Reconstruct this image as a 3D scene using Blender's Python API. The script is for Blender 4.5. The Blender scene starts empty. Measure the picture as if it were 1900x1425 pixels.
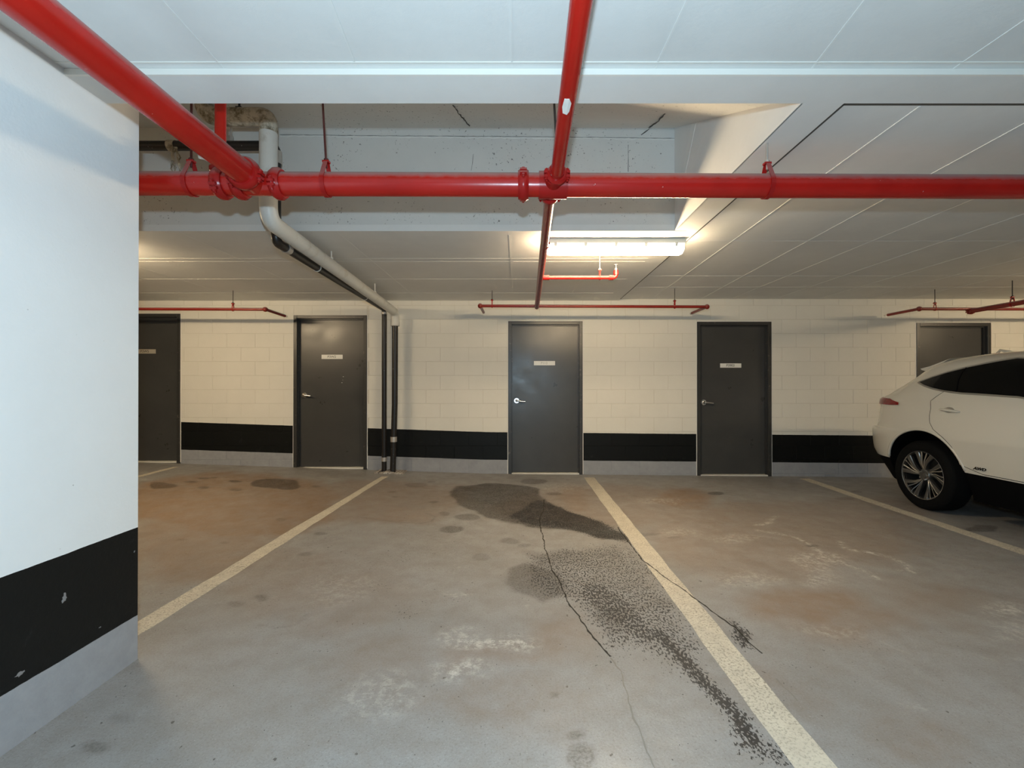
import bpy, bmesh, math, random
import numpy as np
from mathutils import Vector, Matrix
from mathutils.bvhtree import BVHTree
from mathutils.geometry import tessellate_polygon

random.seed(7)
rng = np.random.RandomState(7)
S = bpy.context.scene
COL = S.collection
PI = math.pi
R = math.radians

# ------------------------------------------------------------------ camera, light, exposure
EYE = 1.27
PSI = 0.0
PPX = 967.0   # the optical axis sits a little right of the picture's middle (cropped photograph)
FPX = 844.44
cd = bpy.data.cameras.new('camera'); cam = bpy.data.objects.new('camera', cd); COL.objects.link(cam)
cd.lens = 16.0; cd.sensor_width = 36.0; cd.clip_start = 0.02; cd.shift_x = -(PPX - 950) / 1900
cam.location = (0, 0, EYE)
cam.rotation_euler = (R(90 + 0.17), 0, PSI)
S.camera = cam

S.view_settings.view_transform = 'Standard'
S.view_settings.look = 'None'
S.view_settings.gamma = 1.0
S.view_settings.use_curve_mapping = False
S.view_settings.exposure = 0.50

W = bpy.data.worlds.new('world'); S.world = W; W.use_nodes = True
W.node_tree.nodes['Background'].inputs[0].default_value = (0.75, 0.85, 1.0, 1)
W.node_tree.nodes['Background'].inputs[1].default_value = 0.02

def light(name, kind, loc, energy, color, size=0.1, rot=(0, 0, 0)):
    d = bpy.data.lights.new(name, kind); d.energy = energy; d.color = color
    if kind == 'POINT': d.shadow_soft_size = size
    if kind == 'AREA': d.size = size
    o = bpy.data.objects.new(name, d); COL.objects.link(o); o.location = loc; o.rotation_euler = rot
    return o
# the photographer's flash, just above the camera
light('camera_flash', 'POINT', (0.0, -0.06, 1.475), 125.0, (0.60, 0.83, 1.0), 0.022)
LAMP_STRENGTH = 80.0
LAMP_COLOR = (1.0, 0.77, 0.48, 1)

# ------------------------------------------------------------------ picture measurements -> points in the place
def ray(px, py):
    u = (px - PPX) / FPX; v = (712.5 - py) / FPX + 0.00297
    return Vector((math.cos(PSI) * u - math.sin(PSI), math.sin(PSI) * u + math.cos(PSI), v))
def at(px, py, Y):
    d = ray(px, py); t = Y / d.y
    return Vector((d.x * t, Y, EYE + d.z * t))
def floor_h(x, y):
    a = np.maximum(-0.5 - x, 0) * 0.033; b = np.maximum(x + 0.5, 0) * 0.009
    k = np.clip((y - 2.3) / (6.49 - 2.3), 0, 1); k = k * k * (3 - 2 * k)
    return (0.012 + a - b) * k
def on_floor(px, py):
    z = 0.0
    for _ in range(6):
        d = ray(px, py); t = (z - EYE) / d.z
        z = float(floor_h(d.x * t, d.y * t))
    return Vector((d.x * t, d.y * t, z))

# ------------------------------------------------------------------ object helpers
def link(name, bm, mat, parent=None, smooth=False, auto=None):
    me = bpy.data.meshes.new(name); bm.normal_update(); bm.to_mesh(me); bm.free()
    return link_me(name, me, mat, parent, smooth, auto)
def link_me(name, me, mat, parent=None, smooth=False, auto=None):
    o = bpy.data.objects.new(name, me); COL.objects.link(o)
    if mat is not None:
        for m in (mat if isinstance(mat, (list, tuple)) else [mat]): me.materials.append(m)
    if smooth or auto is not None:
        for p in me.polygons: p.use_smooth = True
    if auto is not None: me.set_sharp_from_angle(angle=R(auto))
    if parent is not None:
        o.parent = parent
        o.matrix_parent_inverse = Matrix.LocRotScale(world_loc(parent), parent.rotation_euler, None).inverted() if parent.parent is None else world_mat(parent).inverted()
    return o
def world_loc(o): return o.location.copy()
def world_mat(o):
    m = Matrix.LocRotScale(o.location, o.rotation_euler, o.scale)
    if o.parent: m = world_mat(o.parent) @ o.matrix_parent_inverse @ m
    return m
def thing(name, label, cat, loc=(0, 0, 0), group=None):
    o = bpy.data.objects.new(name, None); COL.objects.link(o); o.location = loc; o.empty_display_size = 0.1
    o['label'] = label; o['category'] = cat
    if group: o['group'] = group
    return o
def tag(o, label=None, cat=None, group=None, kind=None):
    for k, v in (('label', label), ('category', cat), ('group', group), ('kind', kind)):
        if v: o[k] = v
    return o
def struct(o, label):
    o['kind'] = 'structure'; o['label'] = label; o['category'] = 'building'
    return o
def box(bm, x0, x1, y0, y1, z0, z1, bev=0):
    vs = [bm.verts.new((x, y, z)) for z in (z0, z1) for y in (y0, y1) for x in (x0, x1)]
    fs = [bm.faces.new([vs[i] for i in f]) for f in ((0, 2, 3, 1), (4, 5, 7, 6), (0, 1, 5, 4), (2, 6, 7, 3), (0, 4, 6, 2), (1, 3, 7, 5))]
    if bev:
        es = set(e for f in fs for e in f.edges)
        bmesh.ops.bevel(bm, geom=list(es), offset=bev, segments=1, affect='EDGES')
def frame_axes(d):
    d = d.normalized(); up = Vector((0, 0, 1)) if abs(d.z) < 0.9 else Vector((1, 0, 0))
    a = d.cross(up).normalized(); return a, a.cross(d).normalized()
def tube(bm, pts, r, n=20, cap=True):
    """a round bar through points; r may be a list"""
    pts = [Vector(p) for p in pts]
    rr = r if isinstance(r, (list, tuple)) else [r] * len(pts)
    rings = []; a = None
    for i, p in enumerate(pts):
        d0 = (pts[i] - pts[i - 1]) if i > 0 else (pts[1] - pts[0])
        d1 = (pts[i + 1] - pts[i]) if i < len(pts) - 1 else d0
        if d0.length < 1e-9: d0 = d1
        if d1.length < 1e-9: d1 = d0
        d = (d0.normalized() + d1.normalized()).normalized()
        if a is None: a, b = frame_axes(d)
        else:
            a = (a - d * a.dot(d)).normalized(); b = d.cross(a).normalized()
            b = -b if False else b
        bb = d.cross(a).normalized()
        rings.append([bm.verts.new(p + (a * math.cos(2 * PI * k / n) + bb * math.sin(2 * PI * k / n)) * rr[i]) for k in range(n)])
    for i in range(len(rings) - 1):
        for k in range(n):
            bm.faces.new((rings[i][k], rings[i][(k + 1) % n], rings[i + 1][(k + 1) % n], rings[i + 1][k]))
    if cap:
        bm.faces.new(rings[0][::-1]); bm.faces.new(rings[-1])
def bend(pts, r, seg=7):
    """round the corners of a polyline with radius r"""
    pts = [Vector(p) for p in pts]; out = [pts[0]]
    for i in range(1, len(pts) - 1):
        p0, p1, p2 = pts[i - 1], pts[i], pts[i + 1]
        d0 = (p0 - p1).normalized(); d1 = (p2 - p1).normalized()
        ang = d0.angle(d1); t = min(r / math.tan(ang / 2), (p0 - p1).length * .49, (p2 - p1).length * .49)
        a = p1 + d0 * t; c = p1 + d1 * t
        for k in range(seg + 1):
            s = k / seg; out.append((1 - s) ** 2 * a + 2 * s * (1 - s) * p1 + s * s * c)
    out.append(pts[-1]); return out
def lathe(bm, prof, axis='X', n=48, origin=(0, 0, 0)):
    """prof: (along, radius) pairs"""
    rings = []
    for (x, r) in prof:
        ring = []
        for k in range(n):
            c, s = math.cos(2 * PI * k / n) * r, math.sin(2 * PI * k / n) * r
            v = {'X': (x, c, s), 'Y': (c, x, s), 'Z': (c, s, x)}[axis]
            ring.append(bm.verts.new(Vector(origin) + Vector(v)))
        rings.append(ring)
    for i in range(len(rings) - 1):
        for k in range(n):
            bm.faces.new((rings[i][k], rings[i][(k + 1) % n], rings[i + 1][(k + 1) % n], rings[i + 1][k]))
    return rings
def fixn(bm): bmesh.ops.recalc_face_normals(bm, faces=bm.faces[:])
def text_mesh(name, s, size, mat, mtx, parent, extrude=0.0008, shear=0.0, bold=0.0):
    c = bpy.data.curves.new('tmp', 'FONT'); c.body = s; c.size = size; c.extrude = extrude; c.shear = shear
    c.align_x = 'CENTER'; c.align_y = 'CENTER'; c.offset = bold
    t = bpy.data.objects.new('tmp', c); COL.objects.link(t)
    bpy.context.view_layer.update()
    me = bpy.data.meshes.new_from_object(t.evaluated_get(bpy.context.evaluated_depsgraph_get()))
    bpy.data.objects.remove(t); me.name = name; me.transform(mtx)
    me.materials.clear()
    return link_me(name, me, mat, parent)

# ------------------------------------------------------------------ materials
class NT:
    def __init__(s, name, rough=0.6, metal=0.0, color=(.8, .8, .8), spec=None):
        s.m = bpy.data.materials.new(name); s.m.use_nodes = True; s.t = s.m.node_tree
        s.b = s.t.nodes['Principled BSDF']
        s.b.inputs['Roughness'].default_value = rough; s.b.inputs['Metallic'].default_value = metal
        s.b.inputs['Base Color'].default_value = (*color, 1)
        if spec is not None: s.b.inputs['Specular IOR Level'].default_value = spec
        s.geo = None
    def n(s, t, **kw):
        nd = s.t.nodes.new(t)
        for k, v in kw.items(): setattr(nd, k, v)
        return nd
    def l(s, a, b): s.t.links.new(a, b)
    def pos(s):
        if s.geo is None: s.geo = s.n('ShaderNodeNewGeometry')
        return s.geo.outputs['Position']
    def noise(s, scale, detail=4, rough=.6, vec=None, dist=0, stretch=None):
        nd = s.n('ShaderNodeTexNoise'); nd.inputs['Scale'].default_value = scale
        nd.inputs['Detail'].default_value = detail; nd.inputs['Roughness'].default_value = rough
        nd.inputs['Distortion'].default_value = dist
        v = vec or s.pos()
        if stretch:
            mp = s.n('ShaderNodeMapping'); mp.inputs['Scale'].default_value = stretch; s.l(v, mp.inputs[0]); v = mp.outputs[0]
        s.l(v, nd.inputs['Vector']); return nd.outputs['Fac']
    def val(s, x): return x
    def math(s, op, a, b=0.0, c=None, clamp=False):
        nd = s.n('ShaderNodeMath', operation=op); nd.use_clamp = clamp
        for i, x in enumerate((a, b, c)):
            if x is None: continue
            if isinstance(x, (int, float)): nd.inputs[i].default_value = x
            else: s.l(x, nd.inputs[i])
        return nd.outputs[0]
    def ramp(s, a, lo, hi, o0=0.0, o1=1.0):
        nd = s.n('ShaderNodeMapRange'); s.l(a, nd.inputs[0])
        for i, x in enumerate((lo, hi, o0, o1)): nd.inputs[i + 1].default_value = x
        return nd.outputs[0]
    def mix(s, f, a, b):
        nd = s.n('ShaderNodeMix', data_type='RGBA')
        if isinstance(f, (int, float)): nd.inputs[0].default_value = f
        else: s.l(f, nd.inputs[0])
        for i, x in ((6, a), (7, b)):
            if isinstance(x, tuple): nd.inputs[i].default_value = (*x[:3], 1)
            else: s.l(x, nd.inputs[i])
        return nd.outputs[2]
    def color(s, x): s.l(x, s.b.inputs['Base Color'])
    def rough(s, x): s.l(x, s.b.inputs['Roughness'])
    def bump(s, h, strength=.3, dist=.002):
        nd = s.n('ShaderNodeBump'); nd.inputs['Strength'].default_value = strength; nd.inputs['Distance'].default_value = dist
        s.l(h, nd.inputs['Height']); s.l(nd.outputs[0], s.b.inputs['Normal'])
    def xyz(s):
        nd = s.n('ShaderNodeSeparateXYZ'); s.l(s.pos(), nd.inputs[0]); return nd.outputs
    def attr(s, name):
        nd = s.n('ShaderNodeAttribute'); nd.attribute_name = name; return nd.outputs['Fac']

def m_banded(name, white, rear):
    """painted wall: white, a black bumper band, grey skirt band"""
    m = NT(name, .75, spec=.2)
    x, y, z = m.xyz()
    if rear:
        a = m.math('MULTIPLY', m.math('MAXIMUM', m.math('SUBTRACT', -.5, x), 0.0), .033)
        b = m.math('MULTIPLY', m.math('MAXIMUM', m.math('ADD', x, .5), 0.0), .009)
        f = m.math('ADD', m.math('SUBTRACT', a, b), .012)
        zz = m.math('SUBTRACT', z, f); top, low = .592, .198
    else:
        zz = z; top, low = .612, .205
    wob = m.ramp(m.noise(6, 5, .7), .3, .7, -.0016, .0016)
    zz = m.math('ADD', zz, wob)
    bandtop = m.math('LESS_THAN', zz, top); grey = m.math('LESS_THAN', zz, low)
    dirt = m.ramp(m.noise(2.2, 6, .65), .35, .75)
    wh = m.mix(m.math('MULTIPLY', dirt, .35), white, tuple(c * .86 for c in white))
    speck = m.ramp(m.noise(60, 3, .5), .76, .80)
    wh = m.mix(m.math('MULTIPLY', speck, .5), wh, (.25, .23, .2))
    scuff = m.ramp(m.noise(5, 8, .75, dist=.6), .60, .78)
    bl = m.mix(m.math('MULTIPLY', scuff, .35), (.007, .008, .008), (.09, .095, .095))
    gr = m.mix(m.ramp(m.noise(9, 6, .7), .3, .8), (.30, .31, .33), (.38, .39, .41))
    c = m.mix(bandtop, wh, bl); c = m.mix(grey, c, gr); m.color(c)
    m.rough(m.ramp(bandtop, 0, 1, .7, .45))
    m.bump(m.noise(45, 6, .7), .35, .003)
    return m.m
M = {}
M['rear_wall'] = m_banded('cream painted block', (.80, .78, .71), True)
M['rear_joint'] = m_banded('block joint paint', (.70, .67, .59), True)
M['left_wall'] = m_banded('white painted concrete', (.80, .82, .82), False)
m = NT('plain painted wall', .8); m.color(m.mix(m.ramp(m.noise(1.5, 5), .3, .7), (.62, .61, .57), (.7, .69, .65))); M['plain_wall'] = m.m
def m_ceil(name, c, specks=False):
    m = NT(name, .8)
    col = m.mix(m.ramp(m.noise(1.3, 7, .65), .35, .7), c, tuple(k * .9 for k in c))
    if specks:
        big = m.ramp(m.noise(2.3, 3, .5), .46, .60)
        sp = m.ramp(m.noise(55, 4, .6), .64, .68)
        col = m.mix(m.math('MULTIPLY', m.math('MULTIPLY', sp, big), .9), col, (.06, .055, .05))
        few = m.ramp(m.noise(26, 2, .4), .75, .77)
        col = m.mix(m.math('MULTIPLY', few, .7), col, (.1, .09, .08))
    m.color(col); m.bump(m.noise(14, 7, .7), .3, .004)
    return m.m
M['ceiling'] = m_ceil('white painted ceiling', (.79, .79, .765))
M['recess'] = m_ceil('pitted painted concrete', (.72, .72, .69), True)
M['seam'] = NT('raised form seam', .7, color=(.78, .78, .75)).m
m = NT('dark joint', .9, color=(.10, .10, .09)); M['dark'] = m.m

def m_red(name, c0, c1, dust=.8):
    m = NT(name, .28)
    sep = m.n('ShaderNodeSeparateXYZ'); m.pos(); m.l(m.geo.outputs['Normal'], sep.inputs[0])
    up = m.math('ADD', sep.outputs[2], m.ramp(m.noise(18, 4, .6), .3, .7, -.08, .08))
    d = m.math('MULTIPLY', m.ramp(up, .20, .70), dust)
    col = m.mix(m.ramp(m.noise(4, 4), .3, .7), c0, c1)
    fl = m.ramp(m.noise(38, 3, .5), .755, .77)
    col = m.mix(m.math('MULTIPLY', fl, .9), col, (.8, .76, .70))
    col = m.mix(d, col, (.33, .25, .24)); m.color(col)
    m.rough(m.ramp(d, 0, 1, .27, .8)); m.bump(m.noise(30, 4, .6), .12, .002)
    return m.m
M['red'] = m_red('glossy red pipe paint', (.47, .012, .007), (.37, .008, .005))
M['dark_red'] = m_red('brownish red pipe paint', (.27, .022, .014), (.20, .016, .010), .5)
M['red_iron'] = m_red('red painted iron', (.38, .012, .010), (.28, .009, .008), .6)
M['red_iron'].node_tree.nodes['Principled BSDF'].inputs['Specular IOR Level'].default_value = .25
m = NT('sprayed dark rod', .6, color=(.07, .012, .012)); M['rod'] = m.m
m = NT('black rod', .5, .2, color=(.02, .018, .02)); M['black_rod'] = m.m
m = NT('white pipe jacket', .42)
m.color(m.mix(m.ramp(m.noise(7, 7, .7), .55, .75), (.66, .66, .62), (.48, .45, .38))); m.bump(m.noise(40, 3), .1, .001); M['white_pipe'] = m.m
m = NT('grubby pipe jacket', .7)
m.color(m.mix(m.ramp(m.noise(16, 8, .75), .45, .60), (.55, .50, .40), (.16, .13, .08))); m.bump(m.noise(50, 5), .4, .004); M['grubby'] = m.m
m = NT('black plastic pipe', .38)
m.color(m.mix(m.math('MULTIPLY', m.ramp(m.noise(45, 3, .5), .70, .73), .6), (.016, .014, .013), (.5, .48, .45))); M['black_pipe'] = m.m
M['foil'] = NT('dull metal band', .45, .6, (.55, .52, .48)).m
m = NT('crumbly white mortar', .9); m.color(m.mix(m.ramp(m.noise(40, 5), .4, .6), (.62, .58, .52), (.22, .18, .15))); m.bump(m.noise(60, 4), .8, .01); M['mortar'] = m.m
m = NT('charcoal door paint', .30, spec=.5)
m.color(m.mix(m.ramp(m.noise(3, 5), .3, .7), (.052, .052, .052), (.062, .062, .06)))
m.bump(m.noise(90, 2), .05, .001); m.rough(m.ramp(m.noise(5, 4), .3, .7, .27, .38)); M['door'] = m.m
m = NT('charcoal frame paint', .35); m.color(m.mix(m.ramp(m.noise(20, 5), .62, .7), (.038, .038, .037), (.11, .10, .085))); M['frame'] = m.m
M['plate'] = NT('white sign plate', .35, color=(.85, .84, .79)).m
M['tan_plate'] = NT('tan sign plate', .4, color=(.42, .38, .31)).m
M['ink'] = NT('black lettering', .6, color=(.03, .03, .03)).m
M['grey_ink'] = NT('worn grey lettering', .6, color=(.38, .38, .36)).m
M['chrome'] = NT('satin chrome', .22, 1.0, (.85, .83, .80)).m
M['sill'] = NT('pale threshold', .5, color=(.70, .68, .62)).m
M['scuff'] = NT('grey scuffed plaster', .8, color=(.22, .22, .22)).m
M['caulk'] = NT('white caulk', .7, color=(.82, .80, .74)).m
M['lamp_house'] = NT('white lamp housing', .5, color=(.75, .75, .70)).m
m = NT('lit diffuser', .4, color=(.9, .9, .85)); m.b.inputs['Emission Color'].default_value = LAMP_COLOR; m.b.inputs['Emission Strength'].default_value = LAMP_STRENGTH; M['diffuser'] = m.m
m = NT('pearl white car paint', .22, color=(.68, .65, .565)); m.b.inputs['Coat Weight'].default_value = .6; m.b.inputs['Coat Roughness'].default_value = .05; M['paint'] = m.m
M['cladding'] = NT('black car plastic', .8, color=(.003, .003, .0035), spec=.06).m
m = NT('dark tinted glass', .05, color=(.002, .002, .002), spec=.18); M['glass'] = m.m
M['trim'] = NT('satin window trim', .35, .6, (.40, .38, .34)).m
M['tyre'] = NT('tyre rubber', .85, color=(.005, .005, .005), spec=.1).m
M['rim_dark'] = NT('dark grey rim', .35, .7, (.035, .035, .035)).m
M['rim_bright'] = NT('machined spoke', .16, 1.0, (.82, .80, .76)).m
M['rim_grey'] = NT('grey spoke face', .30, .9, (.24, .23, .21)).m
m = NT('red lamp lens', .12, color=(.22, .005, .003), spec=.3); m.b.inputs['Coat Weight'].default_value = .2; M['lens'] = m.m
M['badge'] = NT('dark badge', .3, .7, (.05, .04, .03)).m
m = NT('painted bay line', .75)
worn = m.ramp(m.noise(85, 5, .7), .50, .60); big = m.ramp(m.noise(2.5, 4), .3, .65, .25, 1.0)
c = m.mix(m.ramp(m.noise(12, 5), .3, .7), (.62, .57, .46), (.50, .455, .37)); m.color(m.mix(m.math('MULTIPLY', worn, big), c, (.26, .23, .18))); M['line'] = m.m

# floor: clear-coated concrete; stain shapes and painted warm light come from mesh attributes, fine grain from noise
m = NT('parking floor', .4, spec=.3)
base = m.mix(m.ramp(m.noise(.9, 8, .65), .35, .68), (.270, .262, .250), (.335, .335, .332))
base = m.mix(m.math('MULTIPLY', m.ramp(m.noise(7, 7, .7), .40, .75), .55), base, (.20, .172, .140))
base = m.mix(m.math('MULTIPLY', m.ramp(m.noise(110, 4, .7), .50, .66), .42), base, (.15, .13, .11))
base = m.mix(m.math('MULTIPLY', m.ramp(m.noise(170, 3, .6), .60, .70), .40), base, (.55, .54, .52))
base = m.mix(m.math('MULTIPLY', m.ramp(m.noise(34, 2, .5), .72, .75), .75), base, (.05, .04, .035))
base = m.mix(m.math('MULTIPLY', m.ramp(m.noise(3.1, 9, .75, dist=.8), .62, .74), .35), base, (.60, .57, .52))
base = m.mix(m.math('MULTIPLY', m.attr('rust_warm_light'), m.ramp(m.noise(6, 7, .7), .25, .75, .45, 1.0)), base, (.225, .140, .078))  # brown stains, with lamp warmth painted in over the far floor
base = m.mix(m.math('MULTIPLY', m.attr('pale'), m.ramp(m.noise(22, 7, .8), .47, .60, .03, 1)), base, (.78, .76, .70))
base = m.mix(m.math('MULTIPLY', m.attr('wet'), m.ramp(m.noise(80, 4, .7), .40, .57, 1.0, .45)), base, (.028, .021, .013))
sp = m.math('GREATER_THAN', m.math('ADD', m.attr('speck'), m.ramp(m.noise(60, 3, .6, stretch=(1.6, .8, 1)), .25, .75, -.62, .38)), .30)
base = m.mix(m.math('MULTIPLY', sp, .88), base, (.009, .009, .010))
m.color(base)
m.rough(m.ramp(m.noise(5, 6, .7), .3, .7, .30, .55))
hgt = m.math('ADD', m.math('MULTIPLY', m.noise(75, 4, .65), .6), m.math('MULTIPLY', m.noise(9, 3), 1.2)); m.bump(hgt, .35, .004)
M['floor'] = m.m
M['crack'] = NT('crack', .9, color=(.03, .026, .02)).m
M['filled_crack'] = NT('filled crack', .8, color=(.23, .215, .185)).m

# ------------------------------------------------------------------ floor with its stains
YW = 6.49
def arange(a, b, st): return list(np.arange(a, b - 1e-6, st))
xs = np.array(arange(-12, -5.2, .8) + arange(-5.2, 7.4, .0165) + arange(7.4, 12.01, .8) + [12.2])
ys = np.array(arange(-8, 1.25, .6) + arange(1.25, 3.2, .0135) + arange(3.2, 6.62, .018) + [6.7])
GX, GY = np.meshgrid(xs, ys)
NX, NY = len(xs), len(ys)
fx, fy = GX.ravel(), GY.ravel()

def vnoise(x, y, sc, seed):
    r = np.random.RandomState(seed); T = r.rand(64, 64)
    u = x * sc + 1000; v = y * sc + 1000
    i = np.floor(u).astype(int); j = np.floor(v).astype(int); a = u - i; b = v - j
    a = a * a * (3 - 2 * a); b = b * b * (3 - 2 * b)
    g = lambda p, q: T[p % 64, q % 64]
    return (g(i, j) * (1 - a) + g(i + 1, j) * a) * (1 - b) + (g(i, j + 1) * (1 - a) + g(i + 1, j + 1) * a) * b
def fbm(x, y, sc, seed): return sum(vnoise(x, y, sc * 2 ** k, seed + k) / 2 ** k for k in range(4)) / 1.875 - .5
WX = fx + fbm(fx, fy, 3.0, 1) * .16; WY = fy + fbm(fx, fy, 3.0, 11) * .22
A = {k: np.zeros(len(fx)) for k in ('wet', 'speck', 'rust_warm_light', 'pale')}
def poly_mask(pts, soft, warp=1.0):
    P = np.array([on_floor(*p)[:2] for p in pts])
    x = fx + (WX - fx) * warp; y = fy + (WY - fy) * warp
    lo = P.min(0) - soft - .25; hi = P.max(0) + soft + .25
    idx = np.where((fx > lo[0]) & (fx < hi[0]) & (fy > lo[1]) & (fy < hi[1]))[0]
    X, Y = x[idx], y[idx]; ins = np.zeros(len(idx), bool); dist = np.full(len(idx), 9.0)
    for i in range(len(P)):
        a, b = P[i], P[(i + 1) % len(P)]
        c = ((a[1] > Y) != (b[1] > Y)) & (X < (b[0] - a[0]) * (Y - a[1]) / (b[1] - a[1] + 1e-12) + a[0]); ins ^= c
        d = b - a; t = np.clip(((X - a[0]) * d[0] + (Y - a[1]) * d[1]) / (d @ d + 1e-12), 0, 1)
        dist = np.minimum(dist, np.hypot(X - a[0] - t * d[0], Y - a[1] - t * d[1]))
    sd = np.where(ins, dist, -dist)
    return idx, np.clip(sd / soft + .5, 0, 1)
def stain(kind, pts, amount, soft=.03, warp=1.0):
    idx, v = poly_mask(pts, soft, warp); A[kind][idx] = np.maximum(A[kind][idx], v * amount)
def blob(kind, cx, cy, rx, ry, amount, soft=.02, warp=.6):
    stain(kind, [(cx + rx * math.cos(k * PI / 8), cy + ry * math.sin(k * PI / 8)) for k in range(16)], amount, soft, warp)
def streak(kind, pts, width, amount, soft=.03, warp=.7):
    P = [on_floor(*p) for p in pts]
    for i in range(len(P) - 1):
        a, b = np.array(P[i][:2]), np.array(P[i + 1][:2]); d = b - a
        x = fx + (WX - fx) * warp; y = fy + (WY - fy) * warp
        t = np.clip(((x - a[0]) * d[0] + (y - a[1]) * d[1]) / (d @ d), 0, 1)
        v = np.clip((width - np.hypot(x - a[0] - t * d[0], y - a[1] - t * d[1])) / soft + .5, 0, 1) * amount
        A[kind] = np.maximum(A[kind], v)
# the big oily patch in the middle bay
stain('wet', [(829, 913), (848, 902), (900, 897), (965, 899), (998, 908), (1012, 930), (1040, 945), (1080, 957), (1108, 968), (1128, 982), (1158, 990), (1166, 1000), (1120, 1000), (1085, 990), (1040, 985), (1000, 980), (955, 970), (915, 960), (885, 948), (850, 938), (835, 925)], .95, .035, .8)
stain('speck', [(990, 925), (1050, 945), (1110, 965), (1165, 990), (1168, 1003), (1110, 998), (1040, 985), (985, 975), (940, 958)], .50, .10)
stain('speck', [(845, 905), (900, 900), (990, 912), (1000, 960), (900, 945)], .26, .10)
stain('wet', [(938, 1078), (945, 1062), (965, 1048), (990, 1050), (1030, 1060), (1050, 1085), (1040, 1110), (1010, 1125), (975, 1112), (950, 1100)], .60, .04)
stain('wet', [(965, 1026), (1040, 1023), (1150, 1030), (1080, 1045), (1000, 1045)], .22, .08)
stain('speck', [(968, 1026), (1060, 1018), (1150, 1008), (1185, 1035), (1225, 1090), (1270, 1150), (1310, 1200), (1250, 1235), (1190, 1200), (1130, 1220), (1100, 1170), (1060, 1120), (1010, 1115), (970, 1085)], .37, .16)
stain('speck', [(1060, 1070), (1130, 1080), (1160, 1110), (1240, 1165), (1250, 1190), (1170, 1185), (1110, 1150), (1070, 1110)], .48, .14)
streak('speck', [(1220, 1165), (1262, 1215), (1300, 1260), (1335, 1300), (1362, 1335), (1395, 1385)], .045, .58, .07)
streak('speck', [(1385, 1395), (1440, 1412), (1490, 1420)], .05, .42, .08)
stain('speck', [(1340, 1145), (1365, 1160), (1395, 1200), (1380, 1205), (1345, 1180)], .50, .05)
stain('speck', [(1145, 1000), (1190, 1030), (1250, 1090), (1230, 1095), (1180, 1055)], .33, .07)
stain('wet', [(1100, 1140), (1150, 1130), (1165, 1175), (1125, 1185)], .38, .06)
# small drips and spots
for b in [(507, 897, 46, 9, .78), (536, 903, 24, 5, .8), (355, 894, 14, 2.6, .55), (303, 902, 25, 4.5, .55), (296, 897, 12, 2.5, .5), (378, 887, 10, 1.8, .5), (397, 886, 7, 1.5, .5), (378, 904, 11, 2.2, .5), (435, 893, 11, 2, .7), (437, 908, 12, 2.6, .5), (587, 903, 9, 2, .4),
          (772, 900, 22, 4, .35), (800, 894, 8, 1.6, .4), (803, 931, 8, 2.4, .45), (824, 952, 11, 3.6, .4), (868, 958, 24, 6, .45), (838, 981, 22, 7, .5), (728, 913, 9, 1.8, .35), (733, 921, 6, 1.5, .4), (990, 893, 24, 5, .5), (1030, 915, 15, 2.6, .5), (942, 1003, 16, 6, .32), (968, 1010, 12, 4, .3),
          (887, 1035, 15, 7, .28), (600, 988, 13, 3.4, .42), (567, 1028, 12, 3.4, .35), (1328, 915, 15, 3.2, .62), (522, 963, 12, 2.6, .35), (485, 1105, 13, 5, .42), (434, 1118, 16, 5, .3), (190, 1380, 28, 11, .35), (240, 1325, 26, 9, .2), (1082, 1395, 26, 30, .42), (1040, 1290, 8, 4, .4), (1078, 1350, 14, 8, .4),
          (330, 1003, 10, 2, .4), (420, 1006, 9, 2.4, .35), (1820, 980, 32, 6, .5), (1565, 925, 18, 3, .3), (1505, 1012, 12, 2.5, .6), (1190, 990, 34, 3, .3), (1590, 912, 10, 2, .4), (1250, 998, 14, 2.4, .3)]:
    blob('wet', b[0], b[1], b[2], b[3], min(.9, b[4] * 1.3))
for b in [(748, 1040, 22, 8), (700, 1090, 26, 12), (830, 1115, 20, 6), (745, 1145, 26, 14), (600, 1200, 30, 10), (835, 1013, 22, 4), (810, 1030, 24, 4), (485, 1106, 14, 5), (775, 1120, 20, 6), (1500, 1240, 50, 10), (1600, 1200, 40, 8)]:
    blob('speck', b[0], b[1], b[2], b[3], .17, .10)
# rusty brown tints; the widest also paint the lamps' warm light into the floor
for b in [(430, 935, 210, 60, .75), (370, 1000, 140, 75, .50), (1120, 940, 200, 40, .35), (700, 930, 160, 40, .40), (1450, 1000, 260, 70, .35), (740, 962, 66, 12, .50), (1265, 925, 60, 18, .85), (1300, 955, 60, 18, .40), (1495, 1125, 110, 42, .60), (1560, 1155, 120, 40, .45), (1450, 955, 90, 26, .35), (1640, 1020, 70, 16, .35), (1750, 1110, 90, 26, .3),
          (1070, 925, 40, 24, .55), (1040, 1190, 50, 40, .40), (930, 1220, 110, 30, .35), (900, 1310, 110, 18, .40), (1050, 1300, 60, 20, .3), (640, 1110, 120, 60, .22), (530, 1080, 130, 60, .25), (1750, 1390, 90, 40, .3), (1450, 1300, 60, 40, .25), (620, 940, 80, 20, .3), (700, 1240, 120, 50, .22), (1600, 950, 120, 30, .35), (860, 905, 30, 6, .4)]:
    blob('rust_warm_light', b[0], b[1], b[2], b[3], min(.9, b[4] * 1.25), .22, 1.8)
# a thin dark ring round the reddish puddle mark
streak('wet', [(672, 958), (700, 964), (745, 970), (780, 971), (800, 966), (806, 958), (790, 952)], .008, .45, .012, .3)
streak('wet', [(478, 1160), (510, 1166), (545, 1160), (562, 1148), (566, 1138)], .006, .28, .012, .3)
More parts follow.
